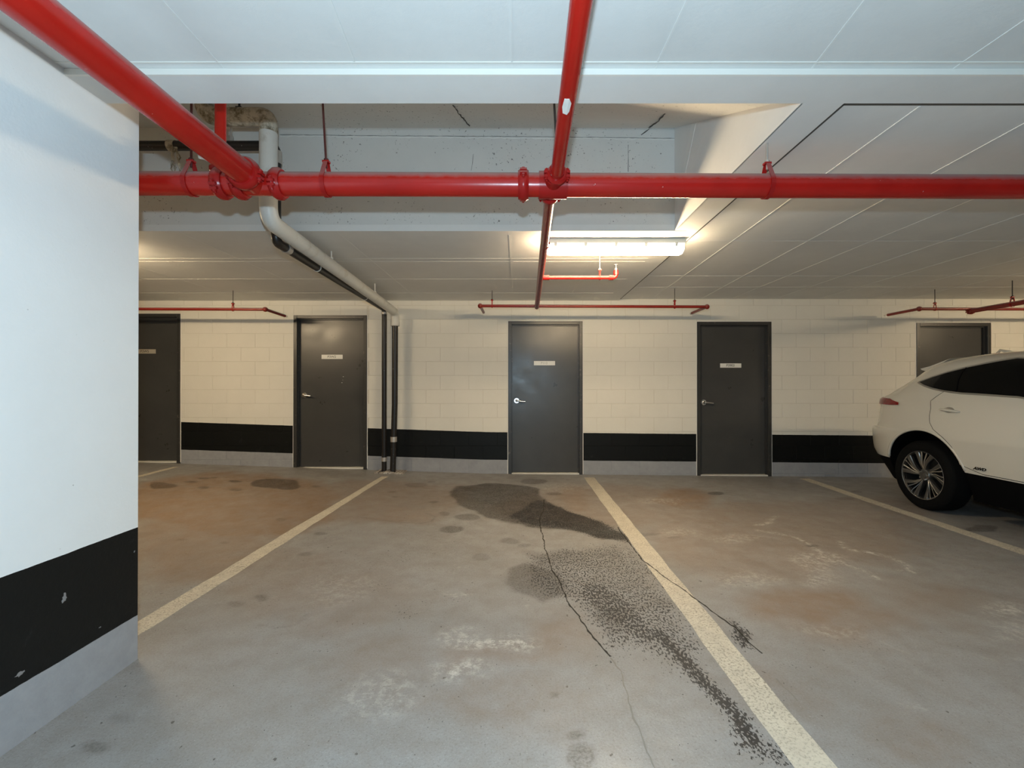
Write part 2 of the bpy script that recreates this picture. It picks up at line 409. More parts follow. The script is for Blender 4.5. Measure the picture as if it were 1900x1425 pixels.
# pale mineral lines
for p in [[(1395, 980), (1420, 985), (1480, 997), (1500, 1008), (1530, 1030), (1560, 1040), (1600, 1058), (1622, 1070), (1640, 1080)], [(1428, 966), (1438, 958)], [(1395, 972), (1432, 969)], [(1560, 1005), (1570, 1018), (1610, 1024), (1650, 1030), (1680, 1045), (1700, 1060)], [(1670, 1056), (1700, 1058)]]:
    streak('pale', p, .012, .95, .05, .8)
for b in [(870, 1180, 40, 10, .6), (930, 1188, 70, 12, .6), (860, 1245, 50, 14, .55), (900, 1262, 30, 8, .4), (870, 1165, 30, 4, .6), (1540, 1045, 50, 16, .45), (1510, 1070, 40, 10, .35), (1870, 1135, 40, 14, .6), (1880, 1170, 50, 8, .4), (1230, 930, 40, 6, .4), (1380, 1070, 50, 16, .3), (1290, 870, 10, 2, .3), (630, 1095, 60, 30, .16), (700, 1300, 90, 40, .22), (1530, 1170, 60, 10, .3), (840, 1105, 24, 4, .5), (1370, 1000, 50, 10, .3), (1040, 905, 60, 8, .25), (1260, 990, 40, 8, .3)]:
    blob('pale', b[0], b[1], b[2], b[3], b[4], .12, 1.4)

verts = np.stack([fx, fy, floor_h(fx, fy)], 1)
me = bpy.data.meshes.new('floor')
idx = np.arange(NX * NY).reshape(NY, NX)
quads = np.stack([idx[:-1, :-1], idx[:-1, 1:], idx[1:, 1:], idx[1:, :-1]], -1).reshape(-1, 4)
me.vertices.add(len(verts)); me.vertices.foreach_set('co', verts.ravel())
me.loops.add(quads.size); me.loops.foreach_set('vertex_index', quads.ravel().astype(np.int32))
me.polygons.add(len(quads)); me.polygons.foreach_set('loop_start', np.arange(0, quads.size, 4, dtype=np.int32))
me.update(); me.validate()
for k, v in A.items():
    a = me.attributes.new(k, 'FLOAT', 'POINT'); a.data.foreach_set('value', v.astype(np.float32))
fl = struct(link_me('floor', me, M['floor'], smooth=True), 'stained grey-brown concrete parking floor')

def ribbon(name, pts, w, mat, parent, jit=1.0, lift=.0012, seed=1):
    r = random.Random(seed); P = [on_floor(*p) for p in pts]; Q = []
    for i in range(len(P) - 1):
        n = max(2, int((P[i + 1] - P[i]).length / .02))
        for k in range(n): Q.append(P[i].lerp(P[i + 1], k / n))
    Q.append(P[-1]); bm = bmesh.new(); rows = []; off = 0
    for i, q in enumerate(Q):
        d = (Q[min(i + 1, len(Q) - 1)] - Q[max(i - 1, 0)]).normalized(); s = Vector((-d.y, d.x, 0))
        off = off * .8 + r.uniform(-.004, .004) * jit
        ww = w * (.45 + r.random() * .9 * (1 if jit else 0) + (.0 if jit else .55))
        rows.append([bm.verts.new((q.x + s.x * (off + k * ww), q.y + s.y * (off + k * ww), float(floor_h(q.x, q.y)) + lift)) for k in (-.5, .5)])
    for a, b in zip(rows, rows[1:]): bm.faces.new((a[0], a[1], b[1], b[0]))
    fixn(bm)
    for f in bm.faces:
        if f.normal.z < 0: f.normal_flip()
    ext = bmesh.ops.extrude_face_region(bm, geom=bm.faces[:])
    for v in [g for g in ext['geom'] if isinstance(g, bmesh.types.BMVert)]: v.co.z -= lift * .8
    fixn(bm)
    return link(name, bm, mat, parent)
ribbon('crack', [(1009, 927), (1008, 945), (1000, 962), (1001, 975), (1008, 990), (1010, 1012)], .009, M['crack'], fl, seed=2)
ribbon('crack', [(1010, 1012), (1022, 1055), (1040, 1085), (1052, 1115), (1075, 1145)], .008, M['crack'], fl, seed=3)
ribbon('crack', [(1075, 1145), (1100, 1182), (1130, 1218)], .009, M['crack'], fl, seed=4)
ribbon('crack', [(1132, 1220), (1150, 1245), (1164, 1290), (1175, 1330), (1196, 1375), (1216, 1425)], .006, M['filled_crack'], fl, seed=5)
ribbon('crack', [(1146, 978), (1165, 1005), (1195, 1042), (1240, 1075), (1290, 1110), (1330, 1140), (1362, 1162), (1392, 1195), (1410, 1212)], .008, M['crack'], fl, seed=6)
ribbon('crack', [(1440, 1258), (1462, 1280), (1480, 1300)], .005, M['filled_crack'], fl, seed=8)

def bay_line(x0, y0, x1, y1, w, label):
    """painted strip between two floor points, width w across"""
    bm = bmesh.new(); n = 40; rows = []
    d = Vector((x1 - x0, y1 - y0, 0)).normalized(); s = Vector((-d.y, d.x, 0)); r = random.Random(3)
    for lv in (0, 1):
        for k in range(n + 1):
            t = k / n; x = x0 + (x1 - x0) * t; y = y0 + (y1 - y0) * t
            j = .003 * math.sin(k * 2.1) + .002 * math.sin(k * 5.3)
            rows.append([bm.verts.new((x + s.x * (e * w / 2 + j), y + s.y * (e * w / 2 + j), float(floor_h(x, y)) + (.0008 if lv else -.001))) for e in (-1, 1)])
    T = rows[n + 1:]; B = rows[:n + 1]
    for k in range(n):
        bm.faces.new((T[k][0], T[k][1], T[k + 1][1], T[k + 1][0])); bm.faces.new((T[k][0], T[k + 1][0], B[k + 1][0], B[k][0])); bm.faces.new((T[k][1], B[k][1], B[k + 1][1], T[k + 1][1]))
    fixn(bm)
    o = link('parking_line', bm, M['line'])
    return tag(o, label, 'floor marking', 'cream bay lines on the floor')
def mid(a, b): return (on_floor(*a) + on_floor(*b)) * .5
a = mid((704, 884), (719, 884)); b = mid((262, 1147), (262, 1176))
bay_line(a.x, a.y, b.x + (b.x - a.x) * .05, 2.13, .125, 'cream bay line from the two black drain pipes to the white wall end')
a = mid((1083, 886), (1103, 886)); b = mid((1470, 1425), (1555, 1425)); k = 1.3
bay_line(a.x, a.y, a.x + (b.x - a.x) * k, a.y + (b.y - a.y) * k, .142, 'cream bay line from beside the middle door to the bottom edge, crossed by a crack')
a = mid((1482, 888), (1503, 888)); b = mid((1900, 1018), (1900, 1032)); k = 1.6
bay_line(a.x, a.y, a.x + (b.x - a.x) * k, a.y + (b.y - a.y) * k, .13, 'cream bay line passing left of the white car')
a = mid((318, 866), (333, 866)); b = mid((262, 876), (262, 883))
bay_line(a.x, a.y, b.x, b.y - 2.5, .12, 'short far cream bay line by the leftmost door')

# ------------------------------------------------------------------ rear wall of painted blocks, with five doors
DOORS = [  # left px, right px, top py (outer frame)
    (None, 335, 582), (545, 681, 585), (943, 1081, 596), (1293, 1431, 597), (1700, 1838, 599)]
D = []
for l, r, t in DOORS:
    x1 = at(r, 700, YW).x; x0 = at(l, 700, YW).x if l else x1 - 1.05
    zt = at((l or 300) + 60, t, YW).z
    D.append((x0, x1, float(floor_h(np.float64((x0 + x1) / 2), np.float64(YW))), zt))
ZC = 2.48   # underside of the rear ceiling
BX0, BX1 = -6.15, 7.45
wb = bmesh.new()
# backing (joints) 2.5 mm behind the block faces, open at the doors
edges = [BX0]
for x0, x1, zb, zt in D: edges += [max(x0, BX0), x1]
edges.append(BX1)
for i in range(0, len(edges), 2):
    if edges[i + 1] > edges[i]: box(wb, edges[i], edges[i + 1], YW + .0035, YW + .22, -.3, 3.3)
for x0, x1, zb, zt in D: box(wb, max(x0, BX0), x1, YW + .0035, YW + .22, zt, 3.3)
box(wb, -12, BX0, YW + .001, YW + .22, -.3, 3.3); box(wb, BX1, 12.2, YW, YW + .22, -.3, 3.3)
for x0, x1, zb, zt in D: box(wb, max(x0, BX0), x1, YW + .20, YW + .24, -.3, zt)
wall = struct(link('wall_back', wb, M['rear_joint']), 'cream painted block wall with black band and grey base')
blocks = {}
def block(x0, x1, z0, z1):
    if x1 - x0 < .03 or z1 - z0 < .02: return
    key = (round(x1 - x0, 3), round(z1 - z0, 3))
    if key not in blocks:
        bm = bmesh.new(); box(bm, 0, key[0], 0, .02, 0, key[1], .0018); me = bpy.data.meshes.new('block'); bm.normal_update(); bm.to_mesh(me); bm.free()
        me.materials.append(M['rear_wall']); blocks[key] = me
    o = bpy.data.objects.new('block', blocks[key]); COL.objects.link(o); o.parent = wall
    o.location = (x0, YW - random.uniform(0, .0012), z0)
J = .0019
xj = at(1186.7, 760, YW).x
for row in range(-1, 13):
    z0 = .009 + .2 * row; z1 = min(z0 + .2, ZC + .02)
    shift = 0 if row % 2 == 0 else .203
    n0 = int((BX0 - xj - shift) / .406) - 1
    for k in range(n0, n0 + 36):
        a = max(xj + shift + k * .406, BX0); b = min(xj + shift + (k + 1) * .406, BX1)
        if b - a < .02: continue
        segs = [(a, b, z0, z1)]
        for (x0, x1, zb, zt) in D:
            out = []
            for (p, q, u, v) in segs:
                if q <= x0 or p >= x1 or u >= zt: out.append((p, q, u, v)); continue
                if p < x0: out.append((p, x0, u, v))
                if q > x1: out.append((x1, q, u, v))
                if v > zt: out.append((max(p, x0), min(q, x1), zt, v))
            segs = out
        for (p, q, u, v) in segs: block(p + J, q - J, u + J, v - J)

def make_door(i, x0, x1, zb, zt, label, sign, platemat, ink, seed):
    root = bpy.data.objects.new('door_%d' % i, None); COL.objects.link(root); root.location = ((x0 + x1) / 2, YW, zb)
    struct(root, label)
    fw = .048; dep = .10
    bm = bmesh.new()
    yf = YW - .012
    for (a, b) in ((x0, x0 + fw), (x1 - fw, x1)):
        box(bm, a, b, yf, YW + .155, zb - .01, zt, .002)
    box(bm, x0 + fw, x1 - fw, yf, YW + .155, zt - fw, zt, .002)
    # stop
    sw = .014
    for (a, b) in ((x0 + fw, x0 + fw + sw), (x1 - fw - sw, x1 - fw)): box(bm, a, b, yf + .045, YW + .05, zb, zt - fw)
    box(bm, x0 + fw + sw, x1 - fw - sw, yf + .045, YW + .05, zt - fw - sw, zt - fw)
    link('door_frame', bm, M['frame'], root)
    # pale caulk bead round the frame
    bm = bmesh.new()
    box(bm, x0 - .010, x0 + .002, YW - .004, YW + .01, zb, zt + .008); box(bm, x1 - .002, x1 + .010, YW - .004, YW + .01, zb, zt + .008)
    box(bm, x0, x1, YW - .004, YW + .01, zt - .002, zt + .008)
    link('caulk_bead', bm, M['caulk'], root)
    bm = bmesh.new(); lx0, lx1 = x0 + fw + .003, x1 - fw - .003; ly = YW + .062
    box(bm, lx0, lx1, ly, ly + .044, zb + .018, zt - fw - .003, .002)
    leaf = link('door_leaf', bm, M['door'], root)
    bm = bmesh.new(); box(bm, x0 + fw, x1 - fw, YW - .005, YW + .12, zb - .01, zb + .013, .003); link('threshold', bm, M['sill'], root)
    # hinges on the right side
    for zz in (.25, 1.05, 1.85):
        bm = bmesh.new(); tube(bm, [(lx1 + .001, ly - .006, zb + zz), (lx1 + .001, ly - .006, zb + zz + .11)], .006, 10); link('hinge', bm, M['frame'], root, auto=40)
    # lever handle
    hx = lx0 + .068; hz = zb + 1.045
    h = bmesh.new(); lathe(h, [(0, .001), (0, .040), (-.008, .041), (-.013, .036), (-.013, .020), (-.045, .016), (-.052, .012), (-.052, .001)], 'Y', 32, (hx, ly, hz)); fixn(h)
    hd = link('door_handle', h, M['chrome'], root, auto=35)
    h = bmesh.new(); tube(h, bend([(hx, ly - .035, hz), (hx, ly - .058, hz), (hx + .04, ly - .060, hz - .003), (hx + .12, ly - .056, hz - .012)], .018), [.013] * 8 + [.012] * 8 + [.011] * 2 if False else .012, 12)
    link('lever', h, M['chrome'], hd, auto=50)
    # sign plate
    if sign:
        sx = (lx0 + lx1) / 2 + {2: .0, 3: -.01, 4: -.02}.get(i, -.03); sz = zb + {1: 1.585, 2: 1.595, 3: 1.585, 4: 1.575}.get(i, 1.58); hw, hh = .152, .031
        bm = bmesh.new(); box(bm, sx - hw, sx + hw, ly - .005, ly, sz - hh, sz + hh, .001)
        pl = link('sign_plate', bm, platemat, root)
        mt = Matrix.Translation((sx - .005, ly - .0055, sz)) @ Matrix.Rotation(R(90), 4, 'X')
        text_mesh('lettering', sign, .048, ink, mt, pl)
    return root
labels = ['dark grey leftmost door with a tan number plate, half hidden by the near wall', 'dark grey door with white chips, left of the black drain pipes', 'dark grey middle door below the sprinkler line', 'dark grey door left of the white car, second from right', 'dark grey rightmost door partly hidden behind the white car']
signs = ['P3W5', 'P3W2', 'P113', 'P3902', None]
for i, (x0, x1, zb, zt) in enumerate(D):
    rt = make_door(i + 1, x0, x1, zb, zt, labels[i], signs[i], M['tan_plate'] if i == 0 else M['plate'], M['grey_ink'] if i == 2 else M['ink'], i)
    if i == 1:  # chipped paint marks
        for (px, py, w, h) in ((637, 699, .022, .008), (634.5, 710, .024, .010), (636, 705, .006, .01)):
            p = at(px, py, YW + .062); bm = bmesh.new(); n = 7
            vs = [bm.verts.new((p.x + w / 2 * math.cos(k * 2 * PI / n) * random.uniform(.6, 1.1), YW + .0612, p.z + h / 2 * math.sin(k * 2 * PI / n) * random.uniform(.6, 1.1))) for k in range(n)]
            f = bm.faces.new(vs); e = bmesh.ops.extrude_face_region(bm, geom=[f])
            for v in [g for g in e['geom'] if isinstance(g, bmesh.types.BMVert)]: v.co.y += .001
            fixn(bm); link('paint_chip', bm, M['plate'], rt)

# ------------------------------------------------------------------ near left wall, side walls, wall behind the camera
WLX = at(258, 1212, 2.12).x
YE = 2.12
bm = bmesh.new(); box(bm, WLX - .22, WLX, -5.0, YE, -.2, 3.4, .004); struct(link('wall_left', bm, M['left_wall']), 'near white wall with black band and grey base')
bm = bmesh.new(); box(bm, 12.0, 12.2, -8, YW, -.3, 3.4); struct(link('wall_right', bm, M['plain_wall']), 'plain far right garage wall')
bm = bmesh.new(); box(bm, -12.2, -12.0, -8, YW, -.3, 3.4); struct(link('wall_far_left', bm, M['plain_wall']), 'plain far left garage wall')
bm = bmesh.new(); box(bm, -12.2, 12.2, -8.2, -8.0, -.3, 3.4); struct(link('wall_front', bm, M['plain_wall']), 'plain garage wall behind the viewpoint')

for (px, py, w, h) in ((122, 1106, .012, .022), (119, 1114, .012, .012), (38, 1250, .022, .012), (250, 1023, .005, .006), (187, 1163, .009, .004)):
    Yc = WLX * FPX / (px - PPX); p = at(px, py, Yc); bm = bmesh.new(); n = 14
    vs = [bm.verts.new((WLX + .0004, p.y + w * math.cos(k * 2 * PI / n) * random.uniform(.25, 1), p.z + h * math.sin(k * 2 * PI / n) * random.uniform(.25, 1))) for k in range(n)]
    c_ = bm.verts.new((WLX + .0012, p.y, p.z))
    for k in range(n): bm.faces.new((vs[k], vs[(k + 1) % n], c_))
    link('paint_chip', bm, M['scuff'], bpy.data.objects['wall_left'])

# ------------------------------------------------------------------ ceiling: near slab, downstand band, recess, rear slab
YB0 = 1.772; YB1 = 1.95; YR = 3.575; XR = 1.205; XS = 1.385; ZN = 2.505; XL = -4.2
bm = bmesh.new()
box(bm, -12, 12, -8, YB0, ZN, 3.0)                    # slab over the camera
box(bm, XS + .0, 12, YB1, YW + .1, ZN, 3.0)     # slab over the right bays
ceil = struct(link('ceiling', bm, M['ceiling']), 'white painted concrete ceiling with raised form seams')
bm = bmesh.new(); box(bm, -12, 12, YB0, YB1 if False else YB1, ZC, 3.0)
link('downstand_band', bm, M['ceiling'], ceil)
bm = bmesh.new(); box(bm, XR, XS, YB1, YW + .1, ZC, 3.6)
link('ceiling_strip', bm, M['ceiling'], ceil)
bm = bmesh.new(); box(bm, -12, XR, YR, YW + .1, ZC - .001, 3.6); box(bm, -12, XL, YB1, YR, ZC, 3.6)
link('rear_slab', bm, M['ceiling'], ceil)
# plaster skins for the inside of the recess, pitted concrete
bm = bmesh.new(); box(bm, XL, XR, YR - .004, YR + .004, ZC + .045, 3.45); link('recess_face', bm, M['recess'], ceil)
bm = bmesh.new(); box(bm, XL, XR + .09, YR - .016, YR, ZC - .002, ZC + .048); link('recess_lip', bm, M['ceiling'], ceil)
bm = bmesh.new(); box(bm, XR - .004, XR + .004, YB1, YR - .02, ZC + .0, 3.45); link('recess_side', bm, M['ceiling'], ceil)
# warped sloping soffit (underside of a ramp)
bm = bmesh.new(); rows = []
for j in range(17):
    y = YB1 - .05 + (YR + .02 - YB1 + .05) * j / 16; row = []
    for k in range(33):
        x = XL + (XR + .02 - XL) * k / 32
        near = 1.235 + max(0, min(1, (XR - x) / 2.4)) * .50
        h = near + (2.025 - near) * (y - YB1) / (YR - YB1)
        row.append(bm.verts.new((x, y, EYE + h)))
    rows.append(row)
for j in range(16):
    for k in range(32): bm.faces.new((rows[j][k], rows[j + 1][k], rows[j + 1][k + 1], rows[j][k + 1]))
e = bmesh.ops.extrude_face_region(bm, geom=bm.faces[:])
for v in [g for g in e['geom'] if isinstance(g, bmesh.types.BMVert)]: v.co.z += .15
fixn(bm); link('recess_soffit', bm, M['recess'], ceil, auto=30)
bm = bmesh.new(); box(bm, XL, XR, YB0 + .02, YB1 - .002, 2.9, 3.6); link('beam_back', bm, M['recess'], ceil)
bm = bmesh.new(); box(bm, -12.2, 12.2, -8.2, YW + .2, 3.6, 3.7); link('slab_above', bm, M['plain_wall'], ceil)
# light shutter-joint stripe and formwork line inside the recess
p0 = EYE + 1.86; bm = bmesh.new()
q = [(XR - .006, 3.20, EYE + 1.84), (XR - .006, 3.12, EYE + 1.80), (XR - .006, 3.36, EYE + 1.50), (XR - .006, 3.44, EYE + 1.50)]
vs = [bm.verts.new(p) for p in q]; f = bm.faces.new(vs); e = bmesh.ops.extrude_face_region(bm, geom=[f])
for v in [g for g in e['geom'] if isinstance(g, bmesh.types.BMVert)]: v.co.x += .005
fixn(bm); link('shutter_joint', bm, M['seam'], ceil)
def seam(x0, x1, y0, y1, z, w=.006, h=.003, mat='seam', name='formwork_seam'):
    bm = bmesh.new()
    if abs(x1 - x0) > abs(y1 - y0):
        box(bm, min(x0, x1), max(x0, x1), y0 - w / 2, y0 + w / 2, z - h, z + .002)
    else:
        d = Vector((x1 - x0, y1 - y0, 0)).normalized(); s = Vector((-d.y, d.x, 0)) * w / 2
        vs = [Vector((x0, y0, z)) - s, Vector((x0, y0, z)) + s, Vector((x1, y1, z)) + s, Vector((x1, y1, z)) - s]
        f = bm.faces.new([bm.verts.new(v + Vector((0, 0, .002))) for v in vs]); e = bmesh.ops.extrude_face_region(bm, geom=[f])
        for v in [g for g in e['geom'] if isinstance(g, bmesh.types.BMVert)]: v.co.z -= h + .002
        fixn(bm)
    link(name, bm, M[mat], ceil)
def ceil_pt(px, py, z):
    d = ray(px, py); t = (z - EYE) / d.z; return d.x * t, d.y * t
# near slab seams
for (a, b) in (((410, 122), (300, 0)), ((660, 122), (612, 0)), ((950, 122), (948, 0)), ((1217, 122), (1275, 0)), ((1513, 120), (1606, 0)), ((1768, 128), (1900, 38))):
    x0, y0 = ceil_pt(*a, ZN); x1, y1 = ceil_pt(*b, ZN); k = 3.0
    seam(x0, x0 + (x1 - x0) * k, YB0 - .002, YB0 - .002 + (y1 - y0) * k, ZN, .007, .002)
# right slab seams
for (a, b) in (((1704, 199), (1537, 319)), ((1900, 229), (1727, 323)), ((1430, 313), (1300, 430))):
    x0, y0 = ceil_pt(*a, ZN); x1, y1 = ceil_pt(*b, ZN)
    if a[0] == 1430: continue
    t = (YB1 + .06 - y0) / (y1 - y0); t2 = (YW - y0) / (y1 - y0)
    seam(x0 + (x1 - x0) * t, x0 + (x1 - x0) * t2, YB1 + .06, YW, ZN, .008, .003)
for x in (3.0, 3.62, 4.24, 4.86, 5.48, 6.1): seam(x, x, YB1 + .06, YW, ZN, .006, .002)
for y in (3.89, 5.13, 5.72): seam(XS + .01, 12, y, y, ZN, .007, .002)
seam(XS + .032, XS + .032, YB1 + .045, YW, ZN, .009, .003, 'dark', 'shadow_joint')
seam(XS + .03, 12, YB1 + .045, YB1 + .045, ZN, .011, .003, 'dark', 'shadow_joint')
# rear slab seams
for y in (4.33, 4.44, 5.17, 5.95): seam(-12, XR, y, y, ZC, .006, .0025)
for (a, b) in (((945, 436), (951, 545)), ((1100, 484), (1062, 543))):
    x0, y0 = ceil_pt(*a, ZC); x1, y1 = ceil_pt(*b, ZC); seam(x0, x1, y0, y1, ZC, .012, .003)
for x in (-1.45, -2.7, -3.9): seam(x, x, YR, YW, ZC, .006, .002)
# bright step mouldings along the near edge of the band
bm = bmesh.new(); box(bm, -12, 12, YB0 - .004, YB0 + .006, ZC - .0005, ZN - .001); link('step_edge', bm, M['caulk'], ceil)
bm = bmesh.new(); box(bm, -12, 12, YB0 - .040, YB0 - .034, ZN - .003, ZN + .002); link('formwork_seam', bm, M['caulk'], ceil)
# concrete joints and chips in the recess
def wall_line(pts, w, mat, name, y):
    bm = bmesh.new(); P = [at(px, py, y) for px, py in pts]; Q = []
    for a, b in zip(P, P[1:]):
        n = max(1, int((b - a).length / .03))
        Q += [a.lerp(b, k / n) for k in range(n)]
    Q.append(P[-1]); rows = []
    for i, q in enumerate(Q):
        d = (Q[min(i + 1, len(Q) - 1)] - Q[max(0, i - 1)]).normalized(); s = Vector((-d.z, 0, d.x)); j = random.uniform(-.4, .4) * w; ww = w * random.uniform(.4, 1.2)
        rows.append([bm.verts.new((q.x + s.x * (j + k * ww), yy, q.z + s.z * (j + k * ww))) for yy in (y, y + .004) for k in (-.5, .5)])
    for a, b in zip(rows, rows[1:]):
        bm.faces.new((a[0], a[1], b[1], b[0])); bm.faces.new((a[0], b[0], b[2], a[2])); bm.faces.new((a[1], a[3], b[3], b[1]))
    fixn(bm); link(name, bm, M[mat], ceil)
wall_line([(518, 249), (700, 251), (900, 252), (1100, 254), (1258, 256)], .0028, 'dark', 'concrete_joint', YR - .006)
wall_line([(518, 251.5), (700, 253.5), (900, 254.5), (1100, 256), (1256, 258)], .012, 'seam', 'concrete_joint', YR - .0055)
wall_line([(878, 285), (877, 300), (874, 316)], .004, 'dark', 'crack', YR - .006)
wall_line([(1166, 268), (1166, 318)], .003, 'dark', 'crack', YR - .006)
wall_line([(1259, 362), (1258, 392)], .004, 'dark', 'crack', YR - .006)
def soffit_line(pts, w, seed):
    r = random.Random(seed); bm = bmesh.new(); P = []
    for px, py in pts:
        d = ray(px, py); t = 1.5
        for _ in range(40):
            p = Vector((0, 0, EYE)) + d * t
            near = 1.235 + max(0, min(1, (XR - p.x) / 2.4)) * .50; h = EYE + near + (2.025 - near) * (p.y - YB1) / (YR - YB1)
            t *= 1 + (h - p.z) * .25
        P.append(p - Vector((0, 0, .002)))
    Q = []
    for a, b in zip(P, P[1:]): Q += [a.lerp(b, k / 6) for k in range(6)]
    Q.append(P[-1]); Q = [q + Vector((r.uniform(-w, w), 0, 0)) for q in Q]
    tube(bm, Q, [w * r.uniform(.4, 1) for q in Q], 6); link('crack', bm, M['dark'], ceil)
soffit_line([(841, 194), (852, 210), (862, 222), (871, 233)], .0055, 3)
soffit_line([(1235, 210), (1222, 223), (1205, 236)], .0055, 4)
wall_line([(1205, 238), (1190, 250)], .008, 'dark', 'crack', YR - .006)

# ------------------------------------------------------------------ tube lamps
def lamp(cx, cy, zc, L, label, offs=False):
    root = thing('tube_lamp', label, 'lamp', (cx, cy, ZC), 'tube lamps along the ceiling')
    h = bmesh.new(); box(h, cx - L / 2 - .004, cx + L / 2 + .004, cy - .070, cy + .070, zc + .022, ZC, .010); link('lamp_housing', h, M['lamp_house'], root)
    d = bmesh.new(); n = 16; rows = []
    X = [-L / 2, -L / 2 + .012, -L / 2 + .035, L / 2 - .035, L / 2 - .012, L / 2]; sc = [.55, .85, 1, 1, .85, .55]
    for x, s in zip(X, sc):
        rows.append([d.verts.new((cx + x, cy + .058 * s * math.cos(PI + PI * k / n), zc + .022 + .072 * s * math.sin(PI + PI * k / n))) for k in range(n + 1)])
    for a, b in zip(rows, rows[1:]):
        for k in range(n): d.faces.new((a[k], a[k + 1], b[k + 1], b[k]))
        d.faces.new((a[n], a[0], b[0], b[n]))
    d.faces.new(rows[0]); d.faces.new(rows[-1][::-1]); fixn(d)
    link('diffuser', d, M['diffuser'], root, auto=50)
    for k in range(5):
        c = bmesh.new(); x = cx - L / 2 + .08 + k * (L - .16) / 4; box(c, x - .012, x + .012, cy - .073, cy - .066, zc + .004, zc + .036, .002); link('clip', c, M['lamp_house'], root)
    return root
p = at(1012, 462, 3.80); q = at(1268, 462, 3.80)
lamp((p.x + q.x) / 2, 3.80, 2.408, q.x - p.x, 'lit white tube lamp under the ceiling right of the small red branch pipe')
lamp(-4.1, 3.80, 2.408, 1.15, 'lit tube lamp over the left bay, hidden behind the near wall')
lamp(7.3, 3.80, 2.408, 1.15, 'lit tube lamp over the white car, beyond the right edge')

# ------------------------------------------------------------------ sprinkler pipes
def pipe(name, pts, r, mat, parent, rad=0, n=24):
    bm = bmesh.new(); tube(bm, bend(pts, rad) if rad else pts, r, n); return link(name, bm, mat, parent, auto=40)
def coupling(parent, c, axis, r, w=.052, rot=0.0, bolts=2, mat='red_iron'):
    """two-part grooved clamp: ridged ring with bolt ears; c centre on the pipe axis"""
    c = Vector(c); axis = Vector(axis).normalized()
    q = axis.to_track_quat('X', 'Z').to_matrix().to_4x4(); T = Matrix.Translation(c) @ q @ Matrix.Rotation(rot, 4, 'X')
    bm = bmesh.new()
    lathe(bm, [(-w / 2, r), (-w / 2, r + .010), (-w * .36, r + .014), (-w * .2, r + .020), (w * .2, r + .020), (w * .36, r + .014), (w / 2, r + .010), (w / 2, r)], 'X', 36)
    for s in (-1, 1):
        box(bm, -w * .32, w * .32, s * (r + .004) - .0, s * (r + .004) + s * .028, .004, .016, 0) if s > 0 else box(bm, -w * .32, w * .32, -(r + .032), -(r + .004), .004, .016)
        box(bm, -w * .32, w * .32, (r + .004) if s > 0 else -(r + .032), (r + .032) if s > 0 else -(r + .004), -.016, -.004)
    fixn(bm); bm.transform(T); cp = link('coupling', bm, M[mat], parent, auto=40)
    for s in (-1, 1):
        bm = bmesh.new(); y = s * (r + .019)
        tube(bm, [(0, y, -.034), (0, y, .030)], .0055, 8); lathe(bm, [(.016, .001), (.016, .011), (.026, .011), (.026, .001)], 'Z', 6, (0, y, 0)); lathe(bm, [(-.016, .001), (-.016, .011), (-.026, .011), (-.026, .001)], 'Z', 6, (0, y, 0))
        fixn(bm); bm.transform(T); link('bolt', bm, M['red_iron'], cp, auto=40)
    return cp
def hanger(parent, c, axis, r, ztop, rodmat='rod', wob=(0, 0), strap=.022, rr=.0055):
    """clevis hanger: strap ring round the pipe, yoke, rod up to the slab"""
    c = Vector(c); ax = Vector(axis).normalized(); side = Vector((-ax.y, ax.x, 0)); bm = bmesh.new(); n = 26; rows = []
    apex = r + .055
    for k in range(n + 1):
        a = R(-220) + R(260) * k / n if False else R(140) + R(260) * k / n
        p = c + side * math.cos(a) * (r + .003) + Vector((0, 0, 1)) * math.sin(a) * (r + .003); rows.append(p)
    rows = [c + side * -.010 + Vector((0, 0, apex))] + rows + [c + side * .010 + Vector((0, 0, apex))]
    vv = []
    for i, p in enumerate(rows):
        o = (p - c).normalized() * .003
        vv.append([bm.verts.new(p + ax * (e * strap / 2) + o * f) for f in (0, 1) for e in (-1, 1)])
    for a, b in zip(vv, vv[1:]):
        for (i, j) in ((0, 1), (1, 3), (3, 2), (2, 0)): bm.faces.new((a[i], a[j], b[j], b[i]))
    for e in (vv[0], vv[-1]): bm.faces.new((e[0], e[1], e[3], e[2]))
    top = c + Vector((0, 0, apex)); box(bm, top.x - .016, top.x + .016, top.y - .013, top.y + .013, top.z - .006, top.z + .004)
    fixn(bm); hg = link('pipe_hanger', bm, M['red_iron'], parent, auto=40)
    bm = bmesh.new(); tube(bm, [top - Vector((0, 0, .03)), Vector((top.x + wob[0], top.y + wob[1], ztop))], rr, 8); tube(bm, [top + Vector((0, 0, .004)), top + Vector((0, 0, .014))], .012, 6)
    link('hanger_rod', bm, M[rodmat], hg, auto=50)
    return hg
YM = 2.27; RM = .057
g = 'red sprinkler pipes under the ceiling'
pL = at(262, 340, YM); pR = at(1900, 346.5, YM)
dX = (pR - pL) / (pR.x - pL.x)
def main_at(x): return pL + dX * (x - pL.x)
main = thing('sprinkler_main', 'thick red main pipe running across the whole picture', 'pipe', tuple(main_at(0)), g)
pipe('pipe', [main_at(-6.0), main_at(8.0)], RM, M['red'], main, n=40)
xof = lambda px: at(px, 340, YM).x
for px, rot in ((412, .5), (446, .2), (517, .3), (971, -.45)):
    coupling(main, main_at(xof(px)), (1, 0, 0), RM, rot=rot + PI / 2 * 0)
hanger(main, main_at(xof(354)), (1, 0, 0), RM, 3.20, 'rod')
hanger(main, main_at(xof(605)), (1, 0, 0), RM, 3.10, 'rod', wob=(-.05, .02))
hanger(main, main_at(xof(1424)), (1, 0, 0), RM, ZC, 'foil')
# white splashes are in the paint; branch tee saddle on the main
XBR = main_at(xof(1026)).x
